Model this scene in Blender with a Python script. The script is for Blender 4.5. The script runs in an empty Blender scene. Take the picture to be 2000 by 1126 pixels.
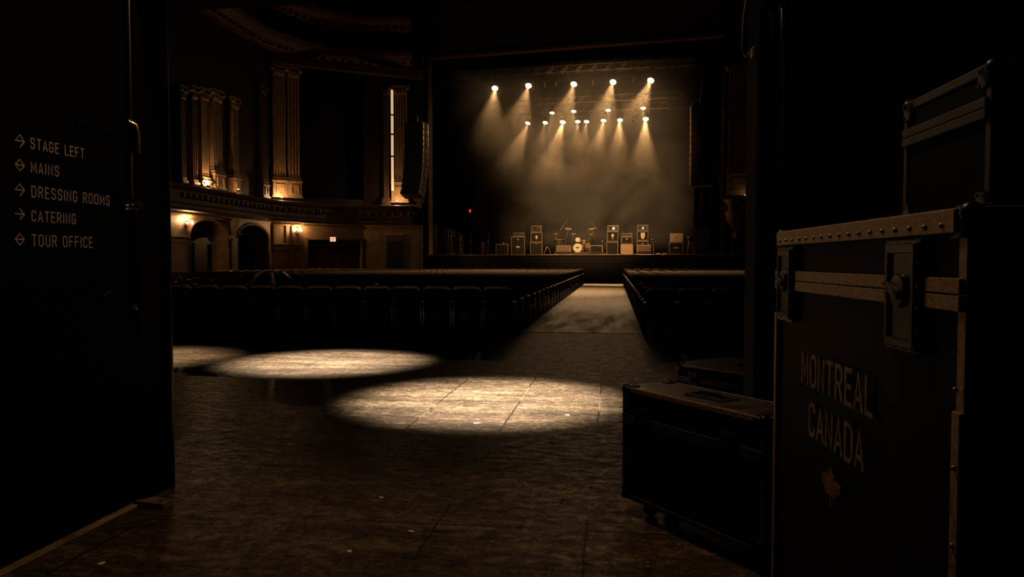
import bpy, bmesh, math, random
from mathutils import Vector, Matrix
random.seed(7)
C = bpy.context.scene.collection
SC = bpy.context.scene
R = math.radians

# ------------------------------------------------------------------ camera
FPX = 1450.0
YAW = math.atan(199 / FPX)
PITCH = math.atan(53 / FPX)
CAMZ = 1.36
cd = bpy.data.cameras.new('camera')
cam = bpy.data.objects.new('camera', cd)
C.objects.link(cam)
cd.sensor_width = 36.0
cd.lens = 36.0 * FPX / 2000.0
cd.clip_start = 0.05
cd.clip_end = 200
cam.location = (0, 0, CAMZ)
cam.rotation_euler = (math.pi / 2 - PITCH, 0, YAW)
SC.camera = cam

# ------------------------------------------------------------------ world, exposure
w = bpy.data.worlds.new('world')
SC.world = w
w.use_nodes = True
w.node_tree.nodes['Background'].inputs[0].default_value = (0, 0, 0, 1)
w.node_tree.nodes['Background'].inputs[1].default_value = 0.0
SC.view_settings.view_transform = 'Standard'
SC.view_settings.look = 'None'
SC.view_settings.exposure = 0.0
SC.view_settings.gamma = 1.0
SC.view_settings.use_curve_mapping = False

WARM = (1.0, 0.55, 0.215)
DEEP = (1.0, 0.56, 0.24)


def look_rot(d):
    return Vector(d).normalized().to_track_quat('-Z', 'Y').to_euler()


def spot(name, loc, target, power, deg, blend=0.5, col=WARM, size=0.1, parent=None):
    l = bpy.data.lights.new(name, 'SPOT')
    l.energy = power; l.color = col; l.spot_size = R(deg); l.spot_blend = blend
    l.shadow_soft_size = size
    o = bpy.data.objects.new(name, l)
    C.objects.link(o)
    o.location = loc
    o.rotation_euler = look_rot(Vector(target) - Vector(loc))
    return o


def point(name, loc, power, col=DEEP, size=0.05):
    l = bpy.data.lights.new(name, 'POINT')
    l.energy = power; l.color = col; l.shadow_soft_size = size
    o = bpy.data.objects.new(name, l)
    C.objects.link(o); o.location = loc
    return o


# downlights of the hall's rear ceiling: two round pools and one at the doorway's edge
spot('downlight_beam', (-1.22, 7.2, 5.0), (-1.22, 7.2, 0), 14800, 34, 1.0, (1, .84, .66), 0.12)
spot('downlight_beam', (-3.85, 9.6, 5.0), (-3.85, 9.6, 0), 13300, 34, 1.0, (1, .84, .66), 0.12)
spot('downlight_beam', (-6.75, 9.6, 5.0), (-6.75, 9.6, 0), 4200, 36, 1.0, (1, .76, .5), 0.12)
# added fill spots, out of view near the ceiling, to brighten the seats
for hx_ in (-8.5, -1.0, 5.5):
    spot('seat_fill_beam', (hx_, 41.5, 17.7), (hx_ * .8, 29.5, 0), 9500 if hx_ < 0 else 6500, 40, 1.0, (1, .60, .30), .2)
# corridor ceiling lamp just behind the door head
# added fill spot, out of view in the hall, brightening the stage gear
spot('gear_fill_beam', (-.5, 16, 13.0), (-1.9, 54, 6.3), 62000, 26.5, 1.0, (1, .56, .235), 0.3)
point('corridor_lamp_glow', (-.35, 3.58, 3.9), 88, (1, .62, .34), .15)

# ------------------------------------------------------------------ projection helpers (photo pixel -> place)
CR = cam.rotation_euler.to_matrix()


def ray(px, py):
    return CR @ Vector(((px - 1000) / FPX, -(py - 563) / FPX, -1.0))


CO = Vector((0, 0, CAMZ))


def on_plane(px, py, p0, n):
    d = ray(px, py); n = Vector(n)
    t = (Vector(p0) - CO).dot(n) / d.dot(n)
    return CO + d * t


def at_z(px, py, z): return on_plane(px, py, (0, 0, z), (0, 0, 1))
def at_y(px, py, y): return on_plane(px, py, (0, y, 0), (0, 1, 0))
def at_x(px, py, x): return on_plane(px, py, (x, 0, 0), (1, 0, 0))


TH = R(7.5)
SO = at_y(1122, 496.5, 46.2)
SZ = SO.z
SO.z = 0
UD = Vector((math.cos(TH), -math.sin(TH), 0))
VD = Vector((math.sin(TH), math.cos(TH), 0))


def S(u, v, z): return SO + UD * u + VD * v + Vector((0, 0, z))


def uvz(p):
    q = Vector(p) - SO
    return q.dot(UD), q.dot(VD), q.z


def at_v(px, py, v): return on_plane(px, py, S(0, v, 0), VD)
def u_at(px, v, py=495): return uvz(at_v(px, py, v))[0]


# ------------------------------------------------------------------ materials
def mat(name, col, rough=0.6, metal=0.0, spec=0.5, var=0.0, scale=8.0, stretch=(1, 1, 1), bump=0.0, rvar=0.0, col2=None, emit=None):
    m = bpy.data.materials.new(name)
    m.use_nodes = True
    nt = m.node_tree
    b = nt.nodes['Principled BSDF']
    b.inputs['Roughness'].default_value = rough
    b.inputs['Metallic'].default_value = metal
    b.inputs['Specular IOR Level'].default_value = spec
    b.inputs['Base Color'].default_value = (*col, 1)
    tc = nt.nodes.new('ShaderNodeTexCoord')
    mp = nt.nodes.new('ShaderNodeMapping')
    mp.inputs['Scale'].default_value = stretch
    nz = nt.nodes.new('ShaderNodeTexNoise')
    nz.inputs['Scale'].default_value = scale
    nz.inputs['Detail'].default_value = 6
    nt.links.new(tc.outputs['Object'], mp.inputs[0])
    nt.links.new(mp.outputs[0], nz.inputs['Vector'])
    mx = nt.nodes.new('ShaderNodeMix'); mx.data_type = 'RGBA'
    c2 = col2 if col2 else tuple(max(0, c * (1 - var)) for c in col)
    mx.inputs[6].default_value = (*c2, 1); mx.inputs[7].default_value = (*col, 1)
    rp = nt.nodes.new('ShaderNodeMapRange')
    rp.inputs[1].default_value = 0.35; rp.inputs[2].default_value = 0.65
    nt.links.new(nz.outputs[0], rp.inputs[0])
    nt.links.new(rp.outputs[0], mx.inputs[0])
    nt.links.new(mx.outputs[2], b.inputs['Base Color'])
    if rvar:
        rr = nt.nodes.new('ShaderNodeMapRange')
        rr.inputs[1].default_value = 0.3; rr.inputs[2].default_value = 0.7
        rr.inputs[3].default_value = max(0.05, rough - rvar); rr.inputs[4].default_value = min(1, rough + rvar)
        nt.links.new(nz.outputs[0], rr.inputs[0]); nt.links.new(rr.outputs[0], b.inputs['Roughness'])
    if bump:
        bp = nt.nodes.new('ShaderNodeBump')
        bp.inputs['Strength'].default_value = bump; bp.inputs['Distance'].default_value = 0.01
        nt.links.new(nz.outputs[0], bp.inputs['Height']); nt.links.new(bp.outputs[0], b.inputs['Normal'])
    if emit:
        b.inputs['Emission Color'].default_value = (*emit[0], 1)
        b.inputs['Emission Strength'].default_value = emit[1]
    return m


M = {}
M['black'] = mat('black_paint', (.003, .0027, .0024), .75, spec=.05, var=.5, scale=6, bump=.1)
M['doorblack'] = mat('black_door_paint', (.0016, .0015, .0014), .7, spec=.05, var=.4, scale=4)
M['laminate'] = mat('black_laminate', (.0022, .002, .0018), .6, spec=.07, var=.5, scale=30, bump=.15)
M['lidtop'] = mat('scuffed_black_laminate', (.05, .042, .034), .42, spec=.5, var=.7, scale=7, bump=.1, rvar=.12)
M['alu'] = mat('worn_aluminium', (.42, .35, .27), .42, metal=.85, var=.65, scale=3, stretch=(30, 3, 30), bump=.15, rvar=.12)
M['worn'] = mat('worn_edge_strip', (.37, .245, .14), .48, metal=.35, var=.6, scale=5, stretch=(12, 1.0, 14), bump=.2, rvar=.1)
M['blacksteel'] = mat('black_steel', (.02, .018, .016), .38, metal=.7, var=.5, scale=12, rvar=.1)
M['rivet'] = mat('steel_rivet', (.5, .42, .34), .28, metal=1, var=.4, scale=60)
M['shadestrip'] = mat('shaded_edge_strip', (.055, .040, .027), .5, metal=.2, var=.6, scale=6, stretch=(8, 2, 8), bump=.15)  # copy of the worn strip with shade put into its colour
M['dim'] = mat('deep_shaded_strip', (.028, .020, .013), .6, var=.5, scale=6)  # darkest strip copy: the stacked case's dim light put into the colour
M['trussalu'] = mat('truss_aluminium', (.30, .25, .20), .35, metal=.9, var=.3, scale=6)
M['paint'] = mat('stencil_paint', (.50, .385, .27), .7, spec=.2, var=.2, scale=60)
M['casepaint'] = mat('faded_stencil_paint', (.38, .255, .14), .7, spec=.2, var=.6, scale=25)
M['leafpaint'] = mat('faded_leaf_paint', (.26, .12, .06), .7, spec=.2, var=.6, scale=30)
M['brass'] = mat('dull_brass', (.55, .40, .22), .3, metal=1, var=.3, scale=10)
M['chrome'] = mat('chrome', (.8, .72, .62), .18, metal=1)
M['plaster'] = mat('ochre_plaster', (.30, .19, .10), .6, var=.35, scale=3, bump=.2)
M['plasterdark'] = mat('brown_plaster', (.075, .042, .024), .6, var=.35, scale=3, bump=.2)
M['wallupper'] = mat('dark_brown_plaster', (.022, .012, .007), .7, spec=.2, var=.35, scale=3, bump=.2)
M['gilt'] = mat('gilded_plaster', (.12, .066, .028), .45, metal=.3, var=.6, scale=5, bump=.6)
M['darkwood'] = mat('dark_wood', (.045, .022, .013), .5, var=.5, scale=2, stretch=(6, 6, .6))
M['drape'] = mat('black_drape', (.014, .011, .009), .9, spec=.1, var=.4, scale=5)
M['brdrape'] = mat('brown_drape', (.0025, .0016, .001), .9, spec=.1, var=.4, scale=4)
M['tolex'] = mat('black_tolex', (.022, .018, .015), .55, var=.4, scale=40, bump=.2)
M['grille'] = mat('black_grille_cloth', (.030, .025, .020), .8, spec=.2, var=.3, scale=120)
M['cream'] = mat('cream_tolex', (.62, .47, .29), .6, var=.2, scale=30)
M['tan'] = mat('tan_grille_cloth', (.52, .36, .19), .7, var=.2, scale=60)
M['piping'] = mat('pale_piping', (.55, .42, .28), .5, var=.2, scale=20)
M['pale'] = mat('pale_badge', (.80, .66, .46), .5, var=.2, scale=20)
M['wedgegrille'] = mat('steel_wedge_grille', (.22, .17, .12), .5, metal=.3, var=.3, scale=80)
M['drumhead'] = mat('white_drum_head', (.82, .74, .60), .5, var=.1, scale=20)
M['drumshell'] = mat('amber_drum_shell', (.35, .22, .10), .25, var=.4, scale=8, stretch=(1, 1, 6))
M['cymbal'] = mat('bronze_cymbal', (.80, .62, .36), .35, metal=.35, var=.2, scale=30)
M['seatfabric'] = mat('black_seat_fabric', (.003, .0026, .0022), .9, spec=.03, var=.4, scale=20)
M['chairsteel'] = mat('black_chair_steel', (.012, .010, .008), .22, spec=1.0, var=.3, scale=10)
M['toprail'] = mat('top_rail_painted_glint', (.50, .37, .23), .25, spec=.8, var=.3, scale=10)  # pale colour stands in for lamp glints along the chair backs
M['armpad'] = mat('armrest_painted_glint', (.72, .56, .36), .3, spec=.8, var=.4, scale=10)  # pale colour stands in for highlights on the armrests
M['scrap'] = mat('white_paper', (.85, .78, .66), .6, var=.1, scale=30)
M['stagefloor'] = mat('stage_boards', (.30, .20, .12), .45, var=.5, scale=1.5, stretch=(.5, 8, 1), rvar=.1)
M['lens'] = mat('lit_lens', (1, .9, .7), emit=((1, .60, .28), 48))
M['lensdim'] = mat('lit_lens_dim', (1, .9, .7), emit=((1, .78, .48), 3.5))
M['bulb'] = mat('lit_bulb', (1, .9, .7), emit=((1, .78, .48), 9))
M['bulbdim'] = mat('lit_bulb_dim', (1, .9, .7), emit=((1, .74, .42), .8))
M['tubeglow'] = mat('lit_strip', (1, .9, .7), emit=((1, .66, .36), 0.62))
M['exitface'] = mat('lit_exit_face', (1, .8, .7), emit=((1, .62, .42), 1.3))
M['exitred'] = mat('lit_exit_letters', (.8, .05, .02), emit=((1, .06, .02), .8))
M['exitdim'] = mat('lit_red_face', (.8, .1, .04), emit=((1, .16, .06), .16))
M['glassdark'] = mat('dark_lens_glass', (.03, .025, .02), .12, spec=.8)


def floor_material():
    m = bpy.data.materials.new('hall_floor_sheets'); m.use_nodes = True
    nt = m.node_tree; L = nt.links.new
    b = nt.nodes['Principled BSDF']
    tc = nt.nodes.new('ShaderNodeTexCoord')

    def noise(scale, stretch, detail=8, rough=.6, dist=0.0):
        mp = nt.nodes.new('ShaderNodeMapping'); mp.inputs['Scale'].default_value = stretch
        n = nt.nodes.new('ShaderNodeTexNoise')
        n.inputs['Scale'].default_value = scale; n.inputs['Detail'].default_value = detail
        n.inputs['Roughness'].default_value = rough; n.inputs['Distortion'].default_value = dist
        L(tc.outputs['Object'], mp.inputs[0]); L(mp.outputs[0], n.inputs['Vector'])
        return n.outputs[0]

    def mathn(op, a, bb=None, c=None):
        n = nt.nodes.new('ShaderNodeMath'); n.operation = op
        for i, x in enumerate((a, bb, c)):
            if x is None: continue
            if isinstance(x, (int, float)): n.inputs[i].default_value = x
            else: L(x, n.inputs[i])
        return n.outputs[0]

    def rng(x, a, bb, c, d):
        n = nt.nodes.new('ShaderNodeMapRange')
        for i, k in enumerate((a, bb, c, d)): n.inputs[i + 1].default_value = k
        L(x, n.inputs[0]); return n.outputs[0]
    n1 = noise(1.2, (.8, 3.0, 1))          # wide smears
    n2 = noise(12, (.5, 1.3, 1), 6)       # grain across
    n3 = noise(20, (.8, 1, 1), 6, .7, 1.0)  # scuffs
    sp = noise(42, (1, 1, 1), 2)           # pale specks
    base = mathn('ADD', mathn('MULTIPLY', n1, .34), mathn('ADD', mathn('MULTIPLY', n2, .24), mathn('MULTIPLY', n3, .5)))
    cr = nt.nodes.new('ShaderNodeValToRGB')
    e = cr.color_ramp.elements
    e[0].position = .44; e[0].color = (.014, .0095, .006, 1)
    e[1].position = .66; e[1].color = (.19, .135, .085, 1)
    k = cr.color_ramp.elements.new(.55); k.color = (.060, .042, .026, 1)
    L(base, cr.inputs[0])
    # sheet seams
    sx = nt.nodes.new('ShaderNodeSeparateXYZ'); L(tc.outputs['Object'], sx.inputs[0])
    wob = mathn('MULTIPLY', mathn('SUBTRACT', n1, .5), .03)
    fx = mathn('PINGPONG', mathn('ADD', mathn('ADD', sx.outputs[0], .13), wob), .385)
    fy = mathn('PINGPONG', mathn('ADD', mathn('ADD', sx.outputs[1], -4.84), wob), .56)
    seam = mathn('MINIMUM', fx, fy)
    sm = rng(seam, .003, .009, 0, 1)
    brk = rng(noise(1.3, (1, 1, 1), 2), .56, .64, 0, 1)
    sm2 = mathn('MAXIMUM', sm, brk)
    mx = nt.nodes.new('ShaderNodeMix'); mx.data_type = 'RGBA'
    mx.inputs[6].default_value = (.003, .002, .0015, 1)
    # worn seam edges and long scratches show pale in places
    wear = nt.nodes.new('ShaderNodeMix'); wear.data_type = 'RGBA'
    wear.inputs[6].default_value = (.003, .002, .0015, 1); wear.inputs[7].default_value = (.12, .085, .055, 1)
    L(rng(noise(.9, (1, 1, 1), 2), .52, .56, 0, 1), wear.inputs[0]); L(wear.outputs[2], mx.inputs[6])
    L(sm2, mx.inputs[0]); L(cr.outputs[0], mx.inputs[7])
    sk = mathn('MULTIPLY', rng(sp, .655, .68, 0, .8), rng(noise(2.3, (1, 1, 1), 3), .48, .6, 0, 1))
    mx2 = nt.nodes.new('ShaderNodeMix'); mx2.data_type = 'RGBA'
    mx2.inputs[7].default_value = (.55, .44, .30, 1)
    L(sk, mx2.inputs[0]); L(mx.outputs[2], mx2.inputs[6])
    L(mx2.outputs[2], b.inputs['Base Color'])
    L(rng(mathn('ADD', mathn('MULTIPLY', n2, .5), mathn('MULTIPLY', n3, .5)), .40, .62, .62, .30), b.inputs['Roughness'])
    b.inputs['Specular IOR Level'].default_value = .145
    bp = nt.nodes.new('ShaderNodeBump'); bp.inputs['Strength'].default_value = .25; bp.inputs['Distance'].default_value = .005
    L(mathn('ADD', mathn('MULTIPLY', n3, .6), mathn('MULTIPLY', sm2, .5)), bp.inputs['Height'])
    L(bp.outputs[0], b.inputs['Normal'])
    return m


M['floor'] = floor_material()


def aisle_material():
    m = bpy.data.materials.new('aisle_boards'); m.use_nodes = True
    nt = m.node_tree; L = nt.links.new
    b = nt.nodes['Principled BSDF']
    tc = nt.nodes.new('ShaderNodeTexCoord')
    mp = nt.nodes.new('ShaderNodeMapping'); mp.inputs['Rotation'].default_value = (0, 0, math.pi / 2)
    br = nt.nodes.new('ShaderNodeTexBrick')
    br.inputs['Scale'].default_value = 1.0; br.inputs['Brick Width'].default_value = 4.2; br.inputs['Row Height'].default_value = .29
    br.inputs['Mortar Size'].default_value = .012; br.offset = .37
    br.inputs['Color1'].default_value = (.085, .058, .034, 1); br.inputs['Color2'].default_value = (.135, .096, .058, 1); br.inputs['Mortar'].default_value = (.02, .013, .008, 1)
    L(tc.outputs['Object'], mp.inputs[0]); L(mp.outputs[0], br.inputs['Vector'])
    mp2 = nt.nodes.new('ShaderNodeMapping'); mp2.inputs['Scale'].default_value = (1.6, .22, 1)
    nz = nt.nodes.new('ShaderNodeTexNoise'); nz.inputs['Scale'].default_value = 2.2; nz.inputs['Detail'].default_value = 4
    L(tc.outputs['Object'], mp2.inputs[0]); L(mp2.outputs[0], nz.inputs['Vector'])
    mr = nt.nodes.new('ShaderNodeMapRange'); mr.inputs[1].default_value = .35; mr.inputs[2].default_value = .65; mr.inputs[3].default_value = .35; mr.inputs[4].default_value = 1.2
    L(nz.outputs[0], mr.inputs[0])
    mx = nt.nodes.new('ShaderNodeMix'); mx.data_type = 'RGBA'; mx.blend_type = 'MULTIPLY'; mx.inputs[0].default_value = 1
    L(br.outputs['Color'], mx.inputs[6]); L(mr.outputs[0], mx.inputs[7]); L(mx.outputs[2], b.inputs['Base Color'])
    r2 = nt.nodes.new('ShaderNodeMapRange'); r2.inputs[1].default_value = .35; r2.inputs[2].default_value = .65; r2.inputs[3].default_value = .58; r2.inputs[4].default_value = .34
    L(nz.outputs[0], r2.inputs[0]); L(r2.outputs[0], b.inputs['Roughness'])
    bp = nt.nodes.new('ShaderNodeBump'); bp.inputs['Strength'].default_value = .12; bp.inputs['Distance'].default_value = .01
    L(nz.outputs[0], bp.inputs['Height']); L(bp.outputs[0], b.inputs['Normal'])
    return m


M['aisle'] = aisle_material()


# ------------------------------------------------------------------ mesh builder
class MB:
    def __init__(s):
        s.bm = bmesh.new()

    def _xf(s, verts, m):
        for v in verts: v.co = m @ v.co

    def box(s, c, sz, rot=None, bev=0.0, seg=2):
        r = bmesh.ops.create_cube(s.bm, size=1.0)
        vs = r['verts']
        for v in vs: v.co = Vector((v.co.x * sz[0], v.co.y * sz[1], v.co.z * sz[2]))
        if bev:
            es = list({e for v in vs for e in v.link_edges})
            q = bmesh.ops.bevel(s.bm, geom=es, offset=bev, segments=seg, affect='EDGES', profile=.5)
            vs = list({v for f in q['faces'] for v in f.verts} | {v for v in vs if v.is_valid})
            st = list(vs); seen = set(st)
            while st:
                v = st.pop()
                for e in v.link_edges:
                    o = e.other_vert(v)
                    if o not in seen: seen.add(o); st.append(o)
            vs = list(seen)
        m = Matrix.Translation(Vector(c))
        if rot is not None: m = m @ (rot.to_4x4() if isinstance(rot, Matrix) else Matrix.Rotation(rot, 4, 'Z'))
        s._xf(vs, m)
        return s

    def tube(s, pts, r, n=8, caps=True):
        pts = [Vector(p) for p in pts]
        rr = r if isinstance(r, (list, tuple)) else [r] * len(pts)
        rings = []
        up = Vector((0, 0, 1))
        prev = None
        for i, p in enumerate(pts):
            d = (pts[min(i + 1, len(pts) - 1)] - pts[max(i - 1, 0)])
            if d.length < 1e-9: d = Vector((0, 0, 1))
            d.normalize()
            if prev is None:
                a = up if abs(d.dot(up)) < .95 else Vector((1, 0, 0))
                x = (a - d * a.dot(d)).normalized()
            else:
                x = (prev - d * prev.dot(d)).normalized()
            prev = x
            y = d.cross(x)
            rings.append([s.bm.verts.new(p + (x * math.cos(2 * math.pi * k / n) + y * math.sin(2 * math.pi * k / n)) * rr[i]) for k in range(n)])
        for a, b in zip(rings, rings[1:]):
            for k in range(n):
                s.bm.faces.new((a[k], a[(k + 1) % n], b[(k + 1) % n], b[k]))
        if caps:
            s.bm.faces.new(rings[0][::-1]); s.bm.faces.new(rings[-1])
        return s

    def lathe(s, prof, n=20, m=None):
        m = m or Matrix.Identity(4)
        rings = []
        for r, z in prof:
            if r < 1e-6:
                rings.append([s.bm.verts.new(m @ Vector((0, 0, z)))])
            else:
                rings.append([s.bm.verts.new(m @ Vector((r * math.cos(2 * math.pi * k / n), r * math.sin(2 * math.pi * k / n), z))) for k in range(n)])
        for a, b in zip(rings, rings[1:]):
            for k in range(n):
                k2 = (k + 1) % n
                if len(a) == 1 and len(b) == 1: continue
                if len(a) == 1: s.bm.faces.new((a[0], b[k2], b[k]))
                elif len(b) == 1: s.bm.faces.new((a[k], a[k2], b[0]))
                else: s.bm.faces.new((a[k], a[k2], b[k2], b[k]))
        return s

    def prism(s, poly, depth, m=None):
        m = m or Matrix.Identity(4)
        a = [s.bm.verts.new(m @ Vector((x, y, 0))) for x, y in poly]
        b = [s.bm.verts.new(m @ Vector((x, y, depth))) for x, y in poly]
        n = len(poly)
        s.bm.faces.new(a[::-1]); s.bm.faces.new(b)
        for k in range(n):
            s.bm.faces.new((a[k], a[(k + 1) % n], b[(k + 1) % n], b[k]))
        return s

    def sphere(s, c, r, n=8, sc=(1, 1, 1)):
        q = bmesh.ops.create_uvsphere(s.bm, u_segments=n, v_segments=max(4, n // 2 + 1), radius=r)
        s._xf(q['verts'], Matrix.Translation(Vector(c)) @ Matrix.Diagonal((*sc, 1)))
        return s

    def sweep(s, path, prof, close=False):
        """profile (offset outward, z) swept along a plan polyline [(x, y)]; offset to the left of travel."""
        pts = [Vector((p[0], p[1], 0)) for p in path]
        rings = []
        for i, p in enumerate(pts):
            d0 = (pts[i] - pts[i - 1]).normalized() if i else None
            d1 = (pts[i + 1] - pts[i]).normalized() if i < len(pts) - 1 else None
            d = (d0 or d1) if not (d0 and d1) else (d0 + d1).normalized()
            nrm = Vector((-d.y, d.x, 0))
            k = 1.0
            if d0 and d1: k = 1 / max(.3, d.dot(d1))
            rings.append([s.bm.verts.new(p + nrm * o * k + Vector((0, 0, z))) for o, z in prof])
        m = len(prof)
        for a, b in zip(rings, rings[1:]):
            for k in range(m if close else m - 1):
                s.bm.faces.new((a[k], a[(k + 1) % m], b[(k + 1) % m], b[k]))
        if close:
            s.bm.faces.new(rings[0][::-1]); s.bm.faces.new(rings[-1])
        return s

    def build(s, name, m, parent=None, smooth=False, loc=None, rot=None, fix=True):
        if fix: bmesh.ops.recalc_face_normals(s.bm, faces=s.bm.faces)
        me = bpy.data.meshes.new(name)
        s.bm.to_mesh(me); s.bm.free()
        me.materials.append(m if not isinstance(m, str) else M[m])
        if smooth:
            for p in me.polygons: p.use_smooth = True
            me.set_sharp_from_angle(angle=R(38))
        o = bpy.data.objects.new(name, me)
        C.objects.link(o)
        if parent is not None: o.parent = parent
        if loc is not None: o.location = loc
        if rot is not None: o.rotation_euler = rot
        return o


def tag(o, label, cat, group=None, kind=None):
    o['label'] = label; o['category'] = cat
    if group: o['group'] = group
    if kind: o['kind'] = kind
    return o


def thing(name, label, cat, loc=(0, 0, 0), rz=0.0, group=None, rot=None):
    o = bpy.data.objects.new(name, None)
    C.objects.link(o)
    o.empty_display_size = .1
    o.location = loc
    o.rotation_euler = rot if rot is not None else (0, 0, rz)
    return tag(o, label, cat, group)


def struct(o, label=None):
    o['kind'] = 'structure'
    if label: o['label'] = label
    return o


def copy_tree(o, parent=None):
    c = o.copy(); C.objects.link(c)
    if parent is not None: c.parent = parent
    for ch in list(o.children): copy_tree(ch, c)
    return c


def frame(o, x, y, z=None):
    """4x4 with origin o and local axes x, y (z = x cross y)."""
    x = Vector(x).normalized(); y = Vector(y).normalized(); zz = x.cross(y).normalized()
    m = Matrix.Identity(4)
    for i in range(3):
        m[i][0], m[i][1], m[i][2], m[i][3] = x[i], y[i], zz[i], o[i]
    return m


ORD = ['first', 'second', 'third', 'fourth', 'fifth', 'sixth', 'seventh', 'eighth', 'ninth', 'tenth', 'eleventh', 'twelfth', 'thirteenth',
       'fourteenth', 'fifteenth', 'sixteenth', 'seventeenth', 'eighteenth', 'nineteenth', 'twentieth', 'twenty-first', 'twenty-second',
       'twenty-third', 'twenty-fourth', 'twenty-fifth', 'twenty-sixth', 'twenty-seventh', 'twenty-eighth', 'twenty-ninth', 'thirtieth']

# ------------------------------------------------------------------ stroke lettering


def arcpts(cx, cy, rx, ry, a0, a1, n=6):
    return [(cx + rx * math.cos(R(a0 + (a1 - a0) * k / n)), cy + ry * math.sin(R(a0 + (a1 - a0) * k / n))) for k in range(n + 1)]


def glyph(ch):
    """strokes in a box 0..W by 0..1 (condensed engineering capitals)"""
    W = .46; r = .21
    O = arcpts(r + .02, 1 - r, r, r, 180, 90) + arcpts(W - r - .02, 1 - r, r, r, 90, 0) + arcpts(W - r - .02, r, r, r, 0, -90) + arcpts(r + .02, r, r, r, 270, 180)
    g = {
        'O': (W, [O + [O[0]]]),
        'C': (W, [arcpts(W - r - .02, .22, r, r, 0, -90, 5) + arcpts(r + .02, r, r, r, 270, 180, 5) + arcpts(r + .02, 1 - r, r, r, 180, 90, 5) + arcpts(W - r - .02, .78, r, r, 90, 0, 5)]),
        'G': (W, [[(W * .55, .46), (W - .02, .46), (W - .02, .22)] + arcpts(W - r - .02, .22, r, r, 0, -90, 5) + arcpts(r + .02, r, r, r, 270, 180, 5) + arcpts(r + .02, 1 - r, r, r, 180, 90, 5) + arcpts(W - r - .02, .78, r, r, 90, 0, 5)]),
        'S': (W, [arcpts(W - r - .02, .80, r, .2, 0, 90, 4) + arcpts(r + .02, .76, r, .24, 90, 270, 8) + arcpts(W - r - .02, .26, r, .26, 90, -90, 8) + arcpts(r + .02, .20, r, .2, 270, 180, 4)]),
        'U': (W, [[(.02, 1), (.02, r)] + arcpts(r + .02, r, r, r, 180, 270) + arcpts(W - r - .02, r, r, r, 270, 360) + [(W - .02, r), (W - .02, 1)]]),
        'D': (W, [[(.02, 0), (.02, 1), (W - .24, 1)] + arcpts(W - .24, .78, .22, .22, 90, 0, 5) + arcpts(W - .24, .22, .22, .22, 0, -90, 5) + [(.02, 0)]]),
        'R': (W, [[(.02, 0), (.02, 1), (W - .24, 1)] + arcpts(W - .24, .74, .22, .26, 90, -90, 8) + [(.02, .48)], [(W * .5, .48), (W, 0)]]),
        'A': (W, [[(0, 0), (W / 2, 1), (W, 0)], [(.08, .28), (W - .08, .28)]]),
        'T': (W, [[(0, 1), (W, 1)], [(W / 2, 1), (W / 2, 0)]]),
        'E': (W * .9, [[(W * .9, 1), (.02, 1), (.02, 0), (W * .9, 0)], [(.02, .52), (W * .78, .52)]]),
        'F': (W * .9, [[(W * .9, 1), (.02, 1), (.02, 0)], [(.02, .52), (W * .78, .52)]]),
        'L': (W * .85, [[(.02, 1), (.02, 0), (W * .85, 0)]]),
        'I': (.06, [[(.03, 0), (.03, 1)]]),
        'N': (W, [[(.02, 0), (.02, 1), (W - .02, 0), (W - .02, 1)]]),
        'M': (W * 1.2, [[(.02, 0), (.02, 1), (W * .6, .25), (W * 1.2 - .02, 1), (W * 1.2 - .02, 0)]]),
        'X': (W, [[(0, 0), (W, 1)], [(0, 1), (W, 0)]]),
    }
    return g[ch]


def stroke(mb, pts, t, m, depth, ext=True):
    """one mitred ribbon per stroke, so that no faces of a stroke overlap"""
    P = [Vector(p) for p in pts]
    P = [p for k, p in enumerate(P) if k == 0 or (p - P[k - 1]).length > 1e-6]
    closed = (P[0] - P[-1]).length < 1e-6
    if closed: P = P[:-1]
    n = len(P)
    L_, R_ = [], []
    for k in range(n):
        d0 = (P[k] - P[k - 1]).normalized() if (k or closed) else None
        d1 = (P[(k + 1) % n] - P[k]).normalized() if (k < n - 1 or closed) else None
        p = P[k]
        if d0 is None: p = p - d1 * t * .32; d0 = d1
        elif d1 is None: p = p + d0 * t * .32; d1 = d0
        n0 = Vector((-d0.y, d0.x)); n1 = Vector((-d1.y, d1.x))
        mv = n0 + n1
        if mv.length < 1e-4: mv = n0
        mv.normalize()
        k_ = min(1.9, 1 / max(.2, mv.dot(n1)))
        L_.append(p + mv * t / 2 * k_); R_.append(p - mv * t / 2 * k_)
    def V(p, z): return mb.bm.verts.new(m @ Vector((p.x, p.y, z)))
    lt = [V(p, depth) for p in L_]; rt = [V(p, depth) for p in R_]
    lb = [V(p, 0) for p in L_]; rb = [V(p, 0) for p in R_]
    F_ = mb.bm.faces.new
    for k in range(n if closed else n - 1):
        q = (k + 1) % n
        F_((lt[k], rt[k], rt[q], lt[q])); F_((lt[k], lt[q], lb[q], lb[k])); F_((rt[q], rt[k], rb[k], rb[q])); F_((lb[k], lb[q], rb[q], rb[k]))
    if not closed:
        F_((lt[0], lb[0], rb[0], rt[0])); F_((lt[-1], rt[-1], rb[-1], lb[-1]))


def word(mb, text, x, y, h, wid, t, m, depth=.0012, space=.16, stencil=False):
    """lay text from (x, y) with height h scaled to total width wid"""
    adv = 0; items = []
    for ch in text:
        if ch == ' ': adv += .5; continue
        w_, st = glyph(ch); items.append((adv, st)); adv += w_ + space
    sx = wid / (adv - space)
    for a, st in items:
        for q_, pl in enumerate(st):
            pts = [(x + (a + px_) * sx, y + py_ * h) for px_, py_ in pl]
            stroke(mb, pts, t, m, depth * (1 + .25 * q_))
    return mb


# ================================================================== SETTING
# floor of hall and corridor
f = MB(); f.box((-3, 20, -.1), (52, 64, .2)); struct(f.build('floor', 'floor'))
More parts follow.
